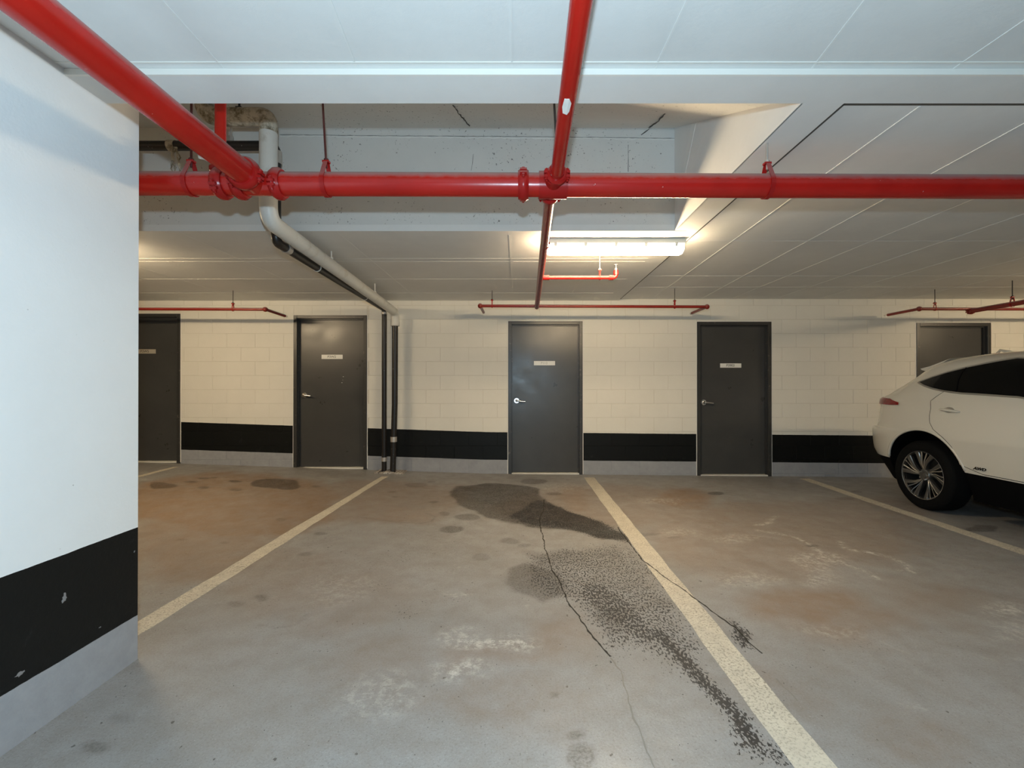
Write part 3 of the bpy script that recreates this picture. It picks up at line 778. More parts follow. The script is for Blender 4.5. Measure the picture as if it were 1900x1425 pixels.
# big pipe along the left wall, coming towards the viewer and meeting the main
jx = xof(478); jz = main_at(jx).z
left = thing('sprinkler_main', 'thick red pipe running along the top of the near white wall', 'pipe', (jx, YM - .1, jz), g)
dvec = Vector((-.012, 1, 0))
pipe('pipe', [Vector((jx + .012 * 6, -3.5, jz)), Vector((jx, YM - .02, jz))], RM, M['red'], left, n=40)
coupling(left, (jx, YM - .115, jz), (0, 1, 0), RM, w=.055, rot=.15)
hanger(left, (jx + .012, .972, jz), (0, 1, 0), RM, ZN, 'foil', strap=.03)
# riser into the recess behind the junction
rx = at(407, 260, YM + .03)
ris = main
pipe('riser', [(rx.x, YM + .005, jz), (rx.x, YM + .035, jz + .13), (rx.x, YM + .035, 3.0)], .0255, M['red'], ris, .03)
coupling(ris, (rx.x, YM + .03, jz + .085), (0, 0, 1), .0265, w=.045, rot=.8)
# branch along the depth
zb_ = at(996, 570, 5.80).z; xb_ = at(996, 570, 5.80).x
z0_ = main_at(XBR).z
nearp = Vector((at(1080, 0, 1.18).x, 1.18, at(1080, 0, 1.18).z))
br = thing('sprinkler_branch', 'red branch pipe running from overhead past the main to the line above the middle door', 'pipe', (XBR, YM, z0_), g)
xn = at(1036, 310, 2.03)
nd = Vector((XBR + .015, YM, z0_ + .01)) - Vector((nearp.x, nearp.y, nearp.z))
pipe('pipe', [Vector((XBR + .012, YM, z0_)) - nd.normalized() * 5.0, Vector((XBR + .012, YM, z0_))], .0302, M['red'], br)
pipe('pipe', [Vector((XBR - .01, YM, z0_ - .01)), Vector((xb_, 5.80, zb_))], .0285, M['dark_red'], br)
coupling(br, (XBR + .012, YM - .105, z0_ + .004), (0, 1, 0), .030, w=.040)
coupling(br, (XBR - .01, YM + .10, z0_ - .008), (0, 1, 0), .0285, w=.040)
bm = bmesh.new(); lathe(bm, [(-.098, .028), (-.098, .043), (-.05, .046), (.05, .046), (.095, .043), (.095, .028)], 'Y', 28, (XBR, YM, z0_)); lathe(bm, [(-.07, RM), (-.07, RM + .009), (.07, RM + .009), (.07, RM)], 'X', 36, (XBR, YM, z0_)); fixn(bm)
link('saddle_tee', bm, M['red_iron'], br, auto=40)
bm = bmesh.new(); cpt = at(1050, 190, 1.60); pp = Vector((XBR + .012, YM, z0_)) - nd.normalized() * 0.70
vs = []
for (a, b) in ((-.010, -.045), (.006, -.050), (.015, -.02), (.012, .03), (.005, .05), (-.010, .045), (-.014, .01)):
    vs.append((a, b))
dd = nd.normalized(); sd = Vector((1, 0, 0)); dn = Vector((0, 0, -1)); rings = []
for rr_ in (.0306, .0322):
    rings.append([bm.verts.new(pp + dd * b * .9 + sd * (a - .004) + dn * math.sqrt(max(rr_ ** 2 - (a - .004) ** 2, 0))) for a, b in vs])
for k in range(len(vs)): bm.faces.new((rings[0][k], rings[0][(k + 1) % len(vs)], rings[1][(k + 1) % len(vs)], rings[1][k]))
c_ = bm.verts.new(pp + dn * .0324)
for k in range(len(vs)): bm.faces.new((rings[1][k], rings[1][(k + 1) % len(vs)], c_))
fixn(bm); tag(link('sticker', bm, M['caulk'], br), 'torn white sticker')
bm = bmesh.new(); lathe(bm, [(-.012, .0285), (-.012, .034), (.012, .034), (.012, .0285)], 'Y', 20, (XBR + (xb_ - XBR) * .27, 3.22, z0_ + (zb_ - z0_) * .27)); fixn(bm); link('pipe_joint', bm, M['red_iron'], br, auto=40)
hanger(br, (XBR + .010, 2.12, z0_ + .004), (0, 1, 0), .0302, 3.05, 'black_rod', strap=.016, wob=(-.04, .0))
# arm with upright head near the lamp
def head(parent, p, d):
    """sprinkler head: stem, frame arms, deflector along d"""
    p = Vector(p); d = Vector(d).normalized(); a, b = frame_axes(d); bm = bmesh.new()
    tube(bm, [p, p + d * .018], .011, 8)
    for s in (-1, 1): tube(bm, [p + d * .016 + a * s * .008, p + d * .030 + a * s * .016, p + d * .048 + a * s * .004], .0028, 6)
    tube(bm, [p + d * .047, p + d * .050], .017, 10); link('sprinkler_head', bm, M['foil'], parent, auto=40)
za = at(1075, 515, 4.22); xe = at(1143, 515, 4.22).x; xb4 = XBR + (xb_ - XBR) * .55
arm = br
pipe('arm', [(xb4, 4.22, za.z), (xe, 4.22, za.z), (xe, 4.22, za.z + .07)], .0165, M['red'], arm, .028)
for (x, w) in ((xb4 + .05, .03), (xe - .045, .02)):
    bm = bmesh.new(); lathe(bm, [(-w, .0165), (-w, .023), (w, .023), (w, .0165)], 'X', 18, (x, 4.22, za.z)); fixn(bm); link('fitting', bm, M['red_iron'], arm, auto=40)
bm = bmesh.new(); lathe(bm, [(-.02, .0165), (-.02, .023), (.018, .023), (.018, .0165)], 'Z', 18, (xe, 4.22, za.z + .045)); fixn(bm); link('fitting', bm, M['red_iron'], arm, auto=40)
head(arm, (xe, 4.22, za.z + .07), (0, 0, 1))
hanger(arm, (at(1113, 515, 4.22).x, 4.22, za.z), (1, 0, 0), .0165, ZC, 'foil', strap=.012, rr=.004)
# lines by the rear wall
def sprinkler_line(pts, r, label, hang, joints, ends):
    p0 = Vector(pts[0]); rt = thing('sprinkler_line', label, 'pipe', tuple(p0), g)
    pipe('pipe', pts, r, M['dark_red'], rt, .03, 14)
    for p in joints:
        bm = bmesh.new(); bmesh.ops.create_icosphere(bm, subdivisions=2, radius=r * 1.75, matrix=Matrix.Translation(p)); link('elbow', bm, M['dark_red'], rt, smooth=True)
    for (p, d) in ends: head(rt, p, d)
    for p in hang: hanger(rt, p, (1, 0, 0), r, ZC if p[0] < XR else ZN, 'black_rod', strap=.012, rr=.004)
    return rt
a = at(891, 567.5, 5.8); b = at(1312, 569, 5.8)
sl = sprinkler_line([(a.x, 6.30, a.z), (a.x, 5.8, a.z), (b.x, 5.8, b.z), (b.x, 6.30, b.z)], .019, 'dark red sprinkler line above the middle door', [(at(913, 567, 5.8).x, 5.8, a.z), (at(1252, 568, 5.8).x, 5.8, b.z)], [(a.x, 5.8, a.z), (b.x, 5.8, b.z)], [((a.x, 6.30, a.z), (0, 1, 0)), ((b.x, 6.30, b.z), (0, 1, 0))])
coupling(sl, (xb_, 5.8, a.z + (b.z - a.z) * .25), (1, 0, 0), .019, w=.05, mat='dark_red')
b = at(492, 574, 5.8); a = at(270, 571.5, 5.8)
sprinkler_line([(a.x - 3, 5.8, a.z), (b.x, 5.8, b.z), (b.x, 6.28, b.z - .01)], .019, 'dark red sprinkler line at upper left, over the leftmost door', [(at(432, 573, 5.8).x, 5.8, b.z)], [(b.x, 5.8, b.z)], [((b.x, 6.28, b.z - .01), (0, 1, 0))])
a = at(1706, 573, 5.85); b = at(1900, 575, 5.85)
s3 = sprinkler_line([(a.x, 6.35, a.z), (a.x, 5.85, a.z), (b.x + 3, 5.85, b.z)], .019, 'dark red sprinkler line at upper right, over the rightmost door', [(at(1735, 573, 5.85).x, 5.85, a.z)], [(a.x, 5.85, a.z)], [((a.x, 6.35, a.z), (0, 1, 0))])
c = at(1802, 577, 5.85); d = at(1900, 558, 5.0); e = Vector((c.x, 1.0, c.z + .02))
b2 = thing('sprinkler_branch', 'dark red branch pipe at the right edge meeting the sprinkler line over the rightmost door', 'pipe', tuple(c), g)
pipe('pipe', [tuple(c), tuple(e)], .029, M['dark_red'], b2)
coupling(b2, (c.x, 5.85, c.z), (1, 0, 0), .022, w=.06, mat='dark_red')
yy = c.x / ((1879 - PPX) / FPX); hanger(b2, (c.x, yy, c.z), (0, 1, 0), .029, ZN, 'black_rod', strap=.016, rr=.005)

# ------------------------------------------------------------------ drain pipes at the left
YP = 3.04
v0 = at(497.5, 300, YP); top = at(497, 216, YP); low = at(498, 408, YP); far = at(733, 582, 6.33); bot = at(733, 605, 6.33)
ltop = at(378, 216, YP)
wp = thing('drain_pipe', 'white jacketed drain pipe dropping from the recess and running back to the rear wall', 'pipe', (v0.x, YP, 2.6))
pts = [(ltop.x, YP, top.z), (v0.x, YP, top.z), (v0.x, YP, low.z), (far.x, 6.33, far.z + .02), (far.x, 6.33, bot.z)]
bm = bmesh.new(); tube(bm, bend([pts[1] if False else (v0.x, YP, top.z - .10), pts[2], pts[3], pts[4]], .10, 9), .056, 28); link('pipe_jacket', bm, M['white_pipe'], wp, auto=60)
bm = bmesh.new(); tube(bm, bend([(ltop.x, YP, 3.45), (ltop.x, YP, top.z), (v0.x, YP, top.z), (v0.x, YP, top.z - .11)], .10, 9), .0565, 28); link('upper_jacket', bm, M['grubby'], wp, auto=60)
bm = bmesh.new(); lathe(bm, [(0, .050), (0, .060), (.06, .060), (.06, .050)], 'Z', 28, (far.x, 6.33, bot.z)); fixn(bm); link('collar', bm, M['white_pipe'], wp, auto=40)
fh = float(floor_h(np.float64(far.x), np.float64(6.33)))
p730 = at(730, 700, 6.33)
bm = bmesh.new(); tube(bm, [(far.x, 6.33, bot.z + .02), (far.x - .004, 6.33, 1.0), (far.x - .03, 6.33, fh + .01)], .040, 20); link('lower_pipe', bm, M['black_pipe'], wp, auto=60)
bm = bmesh.new(); lathe(bm, [(-.035, .0405), (-.035, .045), (.035, .045), (.035, .0405)], 'Z', 24, (far.x - .018, 6.33, at(730, 815, 6.33).z)); fixn(bm); link('band_clamp', bm, M['foil'], wp, auto=40)
for (yy2) in (4.1, 5.4):
    t = (yy2 - YP) / (6.33 - YP); x = v0.x + (far.x - v0.x) * t; z = low.z + (far.z + .02 - low.z) * t
    bm = bmesh.new(); tube(bm, [(x, yy2, z + .05), (x, yy2, ZC)], .006, 8); tube(bm, [(x, yy2, z + .055), (x, yy2, z + .075)], .016, 6); link('hanger_rod', bm, M['caulk'], wp, auto=50)
bm = bmesh.new(); x = at(443, 200, YP).x; tube(bm, [(x, YP, top.z + .05), (x, YP, 3.4)], .007, 8); box(bm, x - .02, x + .02, YP - .012, YP + .012, top.z + .05, top.z + .065); link('hanger_rod', bm, M['black_rod'], wp)
# black pipe
YK = 3.30
vx = at(511.5, 300, YK).x; kz = at(400, 270, YK).z; kl = at(505, 447, YK - .02); kf = at(713, 574, 6.36)
bp = thing('drain_pipe', 'thin black drain pipe behind the white one, ending on the floor left of it', 'pipe', (vx, YK, 2.6))
bm = bmesh.new(); tube(bm, bend([(-5.0, YK, kz), (vx, YK, kz), (vx, YK, kl.z), (kf.x, 6.36, kf.z), (kf.x, 6.36, fh + .01)], .06, 8), .034, 20); link('pipe', bm, M['black_pipe'], bp, auto=60)
for px in (315, 516):
    pass
def ringclamp(parent, c, axis, r, w, mat='foil', name='band_clamp'):
    q = Vector(axis).to_track_quat('X', 'Z').to_matrix().to_4x4(); bm = bmesh.new(); lathe(bm, [(-w, r), (-w, r + .004), (w, r + .004), (w, r)], 'X', 24); fixn(bm); bm.transform(Matrix.Translation(c) @ q); return link(name, bm, M[mat], parent, auto=40)
ringclamp(bp, (at(319, 270, YK).x, YK, kz), (1, 0, 0), .035, .026, 'grubby', 'tape_wrap')
ringclamp(bp, (vx, YK, at(512, 292, YK).z), (0, 0, 1), .035, .045, 'foil')
dirv = Vector((kf.x - vx, 6.36 - YK, kf.z - kl.z))
for t, w in ((.055, .03), (.24, .006), (.70, .006)):
    ringclamp(bp, Vector((vx, YK, kl.z)) + dirv * t, dirv, .0345, w, 'foil' if w > .01 else 'caulk')
ringclamp(bp, (kf.x, 6.36, at(712, 580, 6.36).z), (0, 0, 1), .034, .025)
ringclamp(bp, (kf.x, 6.36, at(712, 852, 6.36).z), (0, 0, 1), .0345, .028)
# ragged cloth strip tied on the black pipe
bm = bmesh.new(); cx = at(331, 280, YK).x
for s in range(6):
    r_ = random.Random(s + 5); x = cx + r_.uniform(-.02, .02); z = kz - .03; pts_ = []
    for k in range(9): pts_.append((x, YK - .04 + r_.uniform(-.004, .004), z)); x += r_.uniform(-.010, .014); z -= .026 * r_.uniform(.6, 1.2)
    tube(bm, pts_, [.006 * (1 - k / 14) for k in range(9)], 5)
tag(link('ragged_cloth', bm, M['grubby'], bp), 'ragged cloth strip tied to the black pipe')
bm = bmesh.new(); x = at(428, 250, YK).x; tube(bm, [(x, YK, kz + .045), (x, YK, 3.4)], .006, 8); tube(bm, [(x, YK, kz + .03), (x, YK, kz + .07)], .016, 8); link('hanger_rod', bm, M['foil'], bp)
# mortar pad under both pipes
cx = at(722, 876, 6.30).x; bm = bmesh.new()
for k in range(10):
    x0 = cx - .22 + k * .041; box(bm, x0, x0 + random.uniform(.04, .06), 6.24 + random.uniform(-.02, .03), 6.48, fh - .01, fh + random.uniform(.008, .030), .003)
tag(link('mortar_pad', bm, M['mortar']), 'crumbly white mortar pad under the two black drain pipes', 'mortar')
# splash of white paint rag on the left junction
bm = bmesh.new(); c0 = at(366, 287, YM - .06)
vs = [(0, 0), (.030, -.012), (.068, -.020), (.045, -.024), (.052, -.034), (.030, -.022), (.004, -.016)]
ring = [[bm.verts.new((c0.x + a, c0.y + f * .004, c0.z + b)) for a, b in vs] for f in (0, 1)]
bm.faces.new(ring[0]); bm.faces.new(ring[1][::-1])
for k in range(len(vs)): bm.faces.new((ring[0][k], ring[0][(k + 1) % 7], ring[1][(k + 1) % 7], ring[1][k]))
fixn(bm); link('paint_shred', bm, M['caulk'], left)

# ------------------------------------------------------------------ the car
CX = 5.065; AX = 4.73     # centre line x, rear axle y ; s = distance forward of the rear axle, world y = AX - s
CZ = float(floor_h(np.float64(4.2), np.float64(4.6)))
def pch(xs_, ys_, x):
    xs_ = np.array(xs_, float); ys_ = np.array(ys_, float); x = np.atleast_1d(x).astype(float)
    h = np.diff(xs_); dl = np.diff(ys_) / h; m_ = np.zeros(len(xs_)); m_[0] = dl[0]; m_[-1] = dl[-1]
    for i in range(1, len(xs_) - 1):
        if dl[i - 1] * dl[i] > 0: w1 = 2 * h[i] + h[i - 1]; w2 = h[i] + 2 * h[i - 1]; m_[i] = (w1 + w2) / (w1 / dl[i - 1] + w2 / dl[i])
    i = np.clip(np.searchsorted(xs_, x) - 1, 0, len(h) - 1); t = (x - xs_[i]) / h[i]
    return (2 * t ** 3 - 3 * t ** 2 + 1) * ys_[i] + (t ** 3 - 2 * t ** 2 + t) * h[i] * m_[i] + (-2 * t ** 3 + 3 * t ** 2) * ys_[i + 1] + (t ** 3 - t ** 2) * h[i] * m_[i + 1]
Zr = [.20, .35, .48, .55, .76, .785, .805, .92, 1.03, 1.07, 1.12, 1.145, 1.18, 1.25, 1.35, 1.45, 1.51, 1.56, 1.60, 1.63]
Rr = [-.93, -1.0, -1.09, -1.12, -1.125, -1.118, -1.052, -1.03, -1.03, -1.045, -1.05, -1.02, -.95, -.85, -.70, -.56, -.45, -.28, .0, .5]
Zf = [.20, .35, .5, .65, .8, .90, .96, 1.02, 1.08, 1.2, 1.3, 1.4, 1.5, 1.56, 1.60, 1.63]
Ff = [3.48, 3.56, 3.60, 3.58, 3.50, 3.32, 2.9, 2.45, 2.25, 2.0, 1.8, 1.6, 1.38, 1.15, 1.0, .75]
Zw = [.20, .35, .48, .60, .75, .88, 1.0, 1.10, 1.17, 1.3, 1.4, 1.5, 1.545, 1.58, 1.61, 1.63]
Ww = [.80, .86, .895, .915, .925, .915, .895, .870, .845, .780, .730, .670, .615, .53, .40, .16]
zs_ = np.concatenate([np.linspace(.2, .74, 14), np.linspace(.76, .82, 9), np.linspace(.84, 1.2, 19), np.linspace(1.22, 1.54, 16), np.linspace(1.555, 1.63, 8)])
def outline(z, off=0.0, nr=30, ns=50, nf=24):
    r = float(pch(Zr, Rr, z)[0]) - off; f = float(pch(Zf, Ff, z)[0]) + off; w = float(pch(Zw, Ww, z)[0]) + off
    tot = f - r; Lr = min(1.0, tot * .42); Lf = min(1.1, tot * .42); n = 2.75 if z < 1.2 else 2.75 - min(1, (z - 1.2) / .35) * .2
    P = []
    for k in range(nr):
        a = PI / 2 * k / nr; P.append((r + Lr - Lr * math.cos(a) ** (2 / n), w * math.sin(a) ** (2 / n)))
    for k in range(ns): P.append((r + Lr + (tot - Lr - Lf) * k / ns, w))
    for k in range(nf + 1):
        a = PI / 2 * (1 - k / nf); P.append((f - Lf + Lf * math.cos(a) ** (2 / 2.6), w * math.sin(a) ** (2 / 2.6)))
    return P
def car_pt(s, y, z): return Vector((CX - y, AX - s, z + CZ))
bm = bmesh.new(); rings = []
for z in zs_:
    P = outline(float(z)); full = P + [(s, -y) for (s, y) in P[-2:0:-1]]
    rings.append([bm.verts.new(car_pt(s, y, float(z))) for s, y in full])
N = len(rings[0])
for a, b in zip(rings, rings[1:]):
    for k in range(N): bm.faces.new((a[k], a[(k + 1) % N], b[(k + 1) % N], b[k]))
bm.faces.new(rings[0]); bm.faces.new(rings[-1]); bmesh.ops.remove_doubles(bm, verts=bm.verts[:], dist=1e-5); fixn(bm)
BV = BVHTree.FromBMesh(bm)
me = bpy.data.meshes.new('tmp'); bm.to_mesh(me); bm.free()
tmpo = bpy.data.objects.new('tmp', me); COL.objects.link(tmpo)
cut = bmesh.new(); WR = .462; AZ = .356
for s in (0.0, 2.69):
    for sg in (-1, 1):
        n = 64; w0, w1 = .60, 1.1
        r1 = [cut.verts.new(car_pt(s + WR * math.cos(2 * PI * k / n), sg * w0, AZ + WR * math.sin(2 * PI * k / n))) for k in range(n)]
        r2 = [cut.verts.new(car_pt(s + WR * math.cos(2 * PI * k / n), sg * w1, AZ + WR * math.sin(2 * PI * k / n))) for k in range(n)]
        for k in range(n): cut.faces.new((r1[k], r1[(k + 1) % n], r2[(k + 1) % n], r2[k]))
        cut.faces.new(r1); cut.faces.new(r2)
bmesh.ops.recalc_face_normals(cut, faces=cut.faces[:])
cme = bpy.data.meshes.new('cut'); cut.to_mesh(cme); cut.free(); co = bpy.data.objects.new('cut', cme); COL.objects.link(co)
mod = tmpo.modifiers.new('b', 'BOOLEAN'); mod.operation = 'DIFFERENCE'; mod.object = co; mod.solver = 'EXACT'
bpy.context.view_layer.update()
res = bpy.data.meshes.new_from_object(tmpo.evaluated_get(bpy.context.evaluated_depsgraph_get()))
bpy.data.objects.remove(tmpo); bpy.data.objects.remove(co)
bm = bmesh.new(); bm.from_mesh(res)
car = thing('car', 'white car parked with its rear to the back wall at the right edge', 'car', (CX, AX - 1.25, CZ))
# wheel wells out to their own part
def in_well(f):
    c = f.calc_center_median(); s = AX - c.y; z = c.z - CZ
    for sa in (0, 2.69):
        if math.hypot(s - sa, z - AZ) < WR + .004 and abs(CX - c.x) < 1.0:
            if abs(abs(CX - c.x) - .60) < .01: return True
            rad = Vector((0, c.y - (AX - sa), z - AZ));
            if rad.length > WR - .02 and abs(f.normal.dot(rad.normalized())) > .8: return True
    return False
CUTZ = .468 + CZ
g_ = bm.verts[:] + bm.edges[:] + bm.faces[:]
bmesh.ops.bisect_plane(bm, geom=g_, dist=1e-5, plane_co=(0, 0, CUTZ), plane_no=(0, 0, 1))
bm.faces.ensure_lookup_table(); cat = {}
for f in bm.faces: cat[f.index] = 2 if in_well(f) else (1 if f.calc_center_median().z < CUTZ else 0)
def sub(bm, keep):
    b = bm.copy(); b.faces.ensure_lookup_table()
    bmesh.ops.delete(b, geom=[f for f in b.faces if cat[f.index] != keep], context='FACES'); return b
bm.faces.index_update()
b0, b1, b2_ = sub(bm, 0), sub(bm, 1), sub(bm, 2); bm.free()
body = link('body', b0, M['paint'], car, auto=32)
link('lower_cladding', b1, M['cladding'], car, auto=32)
for sa in (0, 2.69):
    for sg in (1, -1):
        b = b2_.copy(); bmesh.ops.delete(b, geom=[f for f in b.faces if not ((abs(AX - f.calc_center_median().y - sa) < .6) and (CX - f.calc_center_median().x) * sg > 0)], context='FACES')
        link('wheel_well', b, M['cladding'], car, auto=32)
b2_.free()
def hit(px, py):
    h = BV.ray_cast(Vector((0, 0, EYE)), ray(px, py).normalized())
    if h[0] is None: return None
    return (AX - h[0].y, h[0].z - CZ)
def side_point(s, z, off, sg=1):
    h = BV.ray_cast(Vector((CX - sg * 3, AX - s, z + CZ)), Vector((sg, 0, 0)))
    if h[0] is None: h = (Vector((CX - sg * .4, AX - s, z + CZ)), Vector((-sg, 0, 0)))
    nrm = Vector(h[1]);
    if nrm.x * -sg < 0: nrm = -nrm
    return h[0] + nrm * off
def shell(name, poly, mat, parent, off=.003, th=.002, cell=.06, sg=1):
    """panel cut to the outline poly (s,z), lying on the body side"""
    bm = bmesh.new(); f = bm.faces.new([bm.verts.new((s, 0, z)) for s, z in poly])
    ss = [p[0] for p in poly]; zz = [p[1] for p in poly]
    for v in np.arange(min(ss), max(ss), cell):
        bmesh.ops.bisect_plane(bm, geom=bm.verts[:] + bm.edges[:] + bm.faces[:], plane_co=(v, 0, 0), plane_no=(1, 0, 0), dist=1e-6)
    for v in np.arange(min(zz), max(zz), cell * .6):
        bmesh.ops.bisect_plane(bm, geom=bm.verts[:] + bm.edges[:] + bm.faces[:], plane_co=(0, 0, v), plane_no=(0, 0, 1), dist=1e-6)
    co_ = {v: (v.co.x, v.co.z) for v in bm.verts}
    for v in bm.verts: s, z = co_[v]; v.co = side_point(s, z, off, sg)
    fixn(bm)
    for f in bm.faces:
        if f.normal.x * -sg < 0: f.normal_flip()
    ext = bmesh.ops.extrude_face_region(bm, geom=bm.faces[:])
    for v in [g for g in ext['geom'] if isinstance(g, bmesh.types.BMVert)]: v.co.x += sg * (-(th))
    fixn(bm)
    return link(name, bm, mat, parent, auto=35)
def side_tube(name, poly, r, mat, parent, off=.0, closed=False, sg=1, step=.03):
    Q = []
    pl = poly + ([poly[0]] if closed else [])
    for (a, b) in zip(pl, pl[1:]):
        n = max(1, int(math.hypot(a[0] - b[0], a[1] - b[1]) / step))
        for k in range(n): Q.append((a[0] + (b[0] - a[0]) * k / n, a[1] + (b[1] - a[1]) * k / n))
    Q.append(pl[-1]); bm = bmesh.new(); tube(bm, [side_point(s, z, off, sg) for s, z in Q], r, 6); return link(name, bm, mat, parent, smooth=True)
def H(lst): return [h for h in (hit(*p) for p in lst) if h]
wbot = H([(1704.5, 709.8), (1714, 715.5), (1730, 721), (1752, 726), (1785, 730), (1819, 732), (1860, 735), (1890, 737)])
wtop = H([(1890, 664.5), (1860, 669), (1830, 674.5), (1795, 681.5), (1760, 690.5), (1730, 700)])
win = wbot + [(1.2, 1.135), (1.9, 1.10), (2.12, 1.09), (1.85, 1.22), (1.5, 1.42), (1.25, 1.475), (1.05, 1.492)] + wtop
for sg in (1, -1):
    shell('side_window', win, M['glass'], car, .002, .003, .06, sg)
    side_tube('window_trim', win, .009, M['trim'], car, .003, True, sg)
# rear quarter split line in the glass
side_tube('window_divider', H([(1795, 681.5), (1787, 690), (1779, 706), (1775, 728)]), .006, M['cladding'], car, .004)
seamp = H([(1752, 727), (1738, 736), (1727.5, 744), (1727.5, 758), (1725, 772), (1725.5, 784), (1732, 797), (1750, 812), (1765, 828), (1774, 843), (1781, 862)])
top_door = [p for p in wbot if p[0] > seamp[0][0] + .01]
rear_door = seamp + [(.62, .484), (1.13, .484), (1.16, .7), (1.15, 1.118)] + [(p[0], p[1] - .016) for p in reversed(top_door)]
for sg in (1, -1):
    shell('rear_door', rear_door, M['paint'], car, .0022, .002, .05, sg)
    side_tube('door_gap', rear_door[:len(seamp)] + rear_door[len(seamp):len(seamp) + 4],   .0042, M['cladding'], car, .001, False, sg)
    fd = [(1.165, .484), (2.15, .484), (2.22, .7), (2.16, 1.065), (1.165, 1.115)]
    shell('front_door', fd, M['paint'], car, .0022, .002, .06, sg); side_tube('door_gap', fd, .0032, M['cladding'], car, .0005, True, sg)
# arch lip
for sa in (0.0, 2.69):
    for sg in (1, -1):
        pts_ = [(sa + (WR + .012) * math.cos(a), AZ + (WR + .012) * math.sin(a)) for a in np.linspace(R(16), R(164), 36)]
        bm = bmesh.new(); tube(bm, [side_point(s, z, -.004, sg) for s, z in pts_], .015, 8); link('arch_lip', bm, M['paint'], car, smooth=True)
# door handles
for sg in (1, -1):
    for (s0, z0) in ((None, None), (1.42, .97)):
        if s0 is None:
            h = H([(1744, 760), (1782, 765)])
            a, b = h[0], h[1]
        else: a, b = (s0, z0), (s0 + .22, z0 - .012)
        bm = bmesh.new(); P_ = []
        n = 10
        for k in range(n + 1):
            t = k / n; P_.append(side_point(a[0] + (b[0] - a[0]) * t, a[1] + (b[1] - a[1]) * t, .004 + .026 * math.sin(PI * min(1, max(0, t))) ** .5, sg))
        tube(bm, P_, [.006 + .008 * math.sin(PI * (k + .5) / (n + 1)) for k in range(n + 1)], 10); link('door_handle', bm, M['paint'], car, smooth=True)
        cc = ((a[0] * .55 + b[0] * .45), (a[1] + b[1]) / 2 + .008)
        shell('handle_recess', [(cc[0] + .055 * math.cos(k * PI / 8), cc[1] + .028 * math.sin(k * PI / 8)) for k in range(16)], M['trim'], car, .0045, .001, .05, sg)
# tail lamp band round the tail
def tail(name, a0, a1, zlo, zhi, mat, off, n=40):
    bm = bmesh.new(); rows = []
    for k in range(n + 1):
        t = k / n; fr = a0 + (a1 - a0) * t; row = []
        lo, hi = zlo(abs(fr)), zhi(abs(fr))
        for j in range(5):
            z = lo + (hi - lo) * j / 4; r = float(pch(Zr, Rr, z)[0]) - off; w = float(pch(Zw, Ww, z)[0]) + off; L = 1.0; a = abs(fr) * PI / 2
            row.append(bm.verts.new(car_pt(r + L - L * math.cos(a) ** (2 / 2.75), math.copysign(w * math.sin(a) ** (2 / 2.75), fr) if fr else 0, z)))
        rows.append(row)
    for a, b in zip(rows, rows[1:]):
        for j in range(4): bm.faces.new((a[j], b[j], b[j + 1], a[j + 1]))
    fixn(bm); ext = bmesh.ops.extrude_face_region(bm, geom=bm.faces[:])
    for v in [g for g in ext['geom'] if isinstance(g, bmesh.types.BMVert)]: v.co.y -= off * .8
    fixn(bm); return link(name, bm, mat, car, auto=35)
def zhi(a): return 1.158 - .026 * a - max(0, a - .78) * .34
def zlo(a): return 1.086 - .02 * max(0, min(1, (a - .3) / .3)) + max(0, a - .80) * .06
tail('tail_lamp', -.89, .89, zlo, zhi, M['lens'], .010, 60)
# roof spoiler
bm = bmesh.new(); rows = []
for k in range(25):
    t = -1 + 2 * k / 24; y = t * .52; ex = -.50 + .05 * abs(t) ** 3; row = []
    for (s, z) in ((-.10, 1.600 - .03 * t * t), (ex + .12, 1.545 - .045 * t * t), (ex, 1.522 - .045 * t * t), (ex + .015, 1.505 - .045 * t * t), (ex + .10, 1.480 - .04 * t * t), (-.25, 1.50)):
        row.append(bm.verts.new(car_pt(s, y, z)))
    rows.append(row)
for a, b in zip(rows, rows[1:]):
    for j in range(6): bm.faces.new((a[j], b[j], b[(j + 1) % 6], a[(j + 1) % 6]))
bm.faces.new(rows[0]); bm.faces.new(rows[-1][::-1]); fixn(bm); link('roof_spoiler', bm, M['paint'], car, auto=30)
# rear window on the hatch, laid on the sloping tail
bm = bmesh.new(); rows = []
for j in range(9):
    z = 1.20 + .26 * j / 8; row = []
    for k in range(21):
        fr = (-.42 + .84 * k / 20); a = abs(fr) * PI / 2; r = float(pch(Zr, Rr, z)[0]) - .004; w = float(pch(Zw, Ww, z)[0]) + .004; n = 2.75 - min(1, max(0, z - 1.2) / .35) * .2
        row.append(bm.verts.new(car_pt(r + 1 - math.cos(a) ** (2 / n), math.copysign(w * math.sin(a) ** (2 / n), fr) if fr else 0, z)))
    rows.append(row)
for a, b in zip(rows, rows[1:]):
    for k in range(20): bm.faces.new((a[k], b[k], b[k + 1], a[k + 1]))
fixn(bm); link('rear_window', bm, M['glass'], car, smooth=True)
# windscreen
bm = bmesh.new(); rows = []
for j in range(9):
    z = 1.10 + .42 * j / 8; row = []; f = float(pch(Zf, Ff, z)[0]) + .004; w = float(pch(Zw, Ww, z)[0]); r = float(pch(Zr, Rr, z)[0]); L = min(1.1, (f - r) * .42)
    for k in range(21):
        fr = (-.5 + k / 20); a = abs(fr) * PI / 2
        row.append(bm.verts.new(car_pt(f - L + L * math.cos(a) ** (2 / 2.6), math.copysign((w + .004) * math.sin(a) ** (2 / 2.6), fr) if fr else 0, z)))
    rows.append(row)
for a, b in zip(rows, rows[1:]):
    for k in range(20): bm.faces.new((a[k], b[k], b[k + 1], a[k + 1]))
fixn(bm); link('windscreen', bm, M['glass'], car, smooth=True)
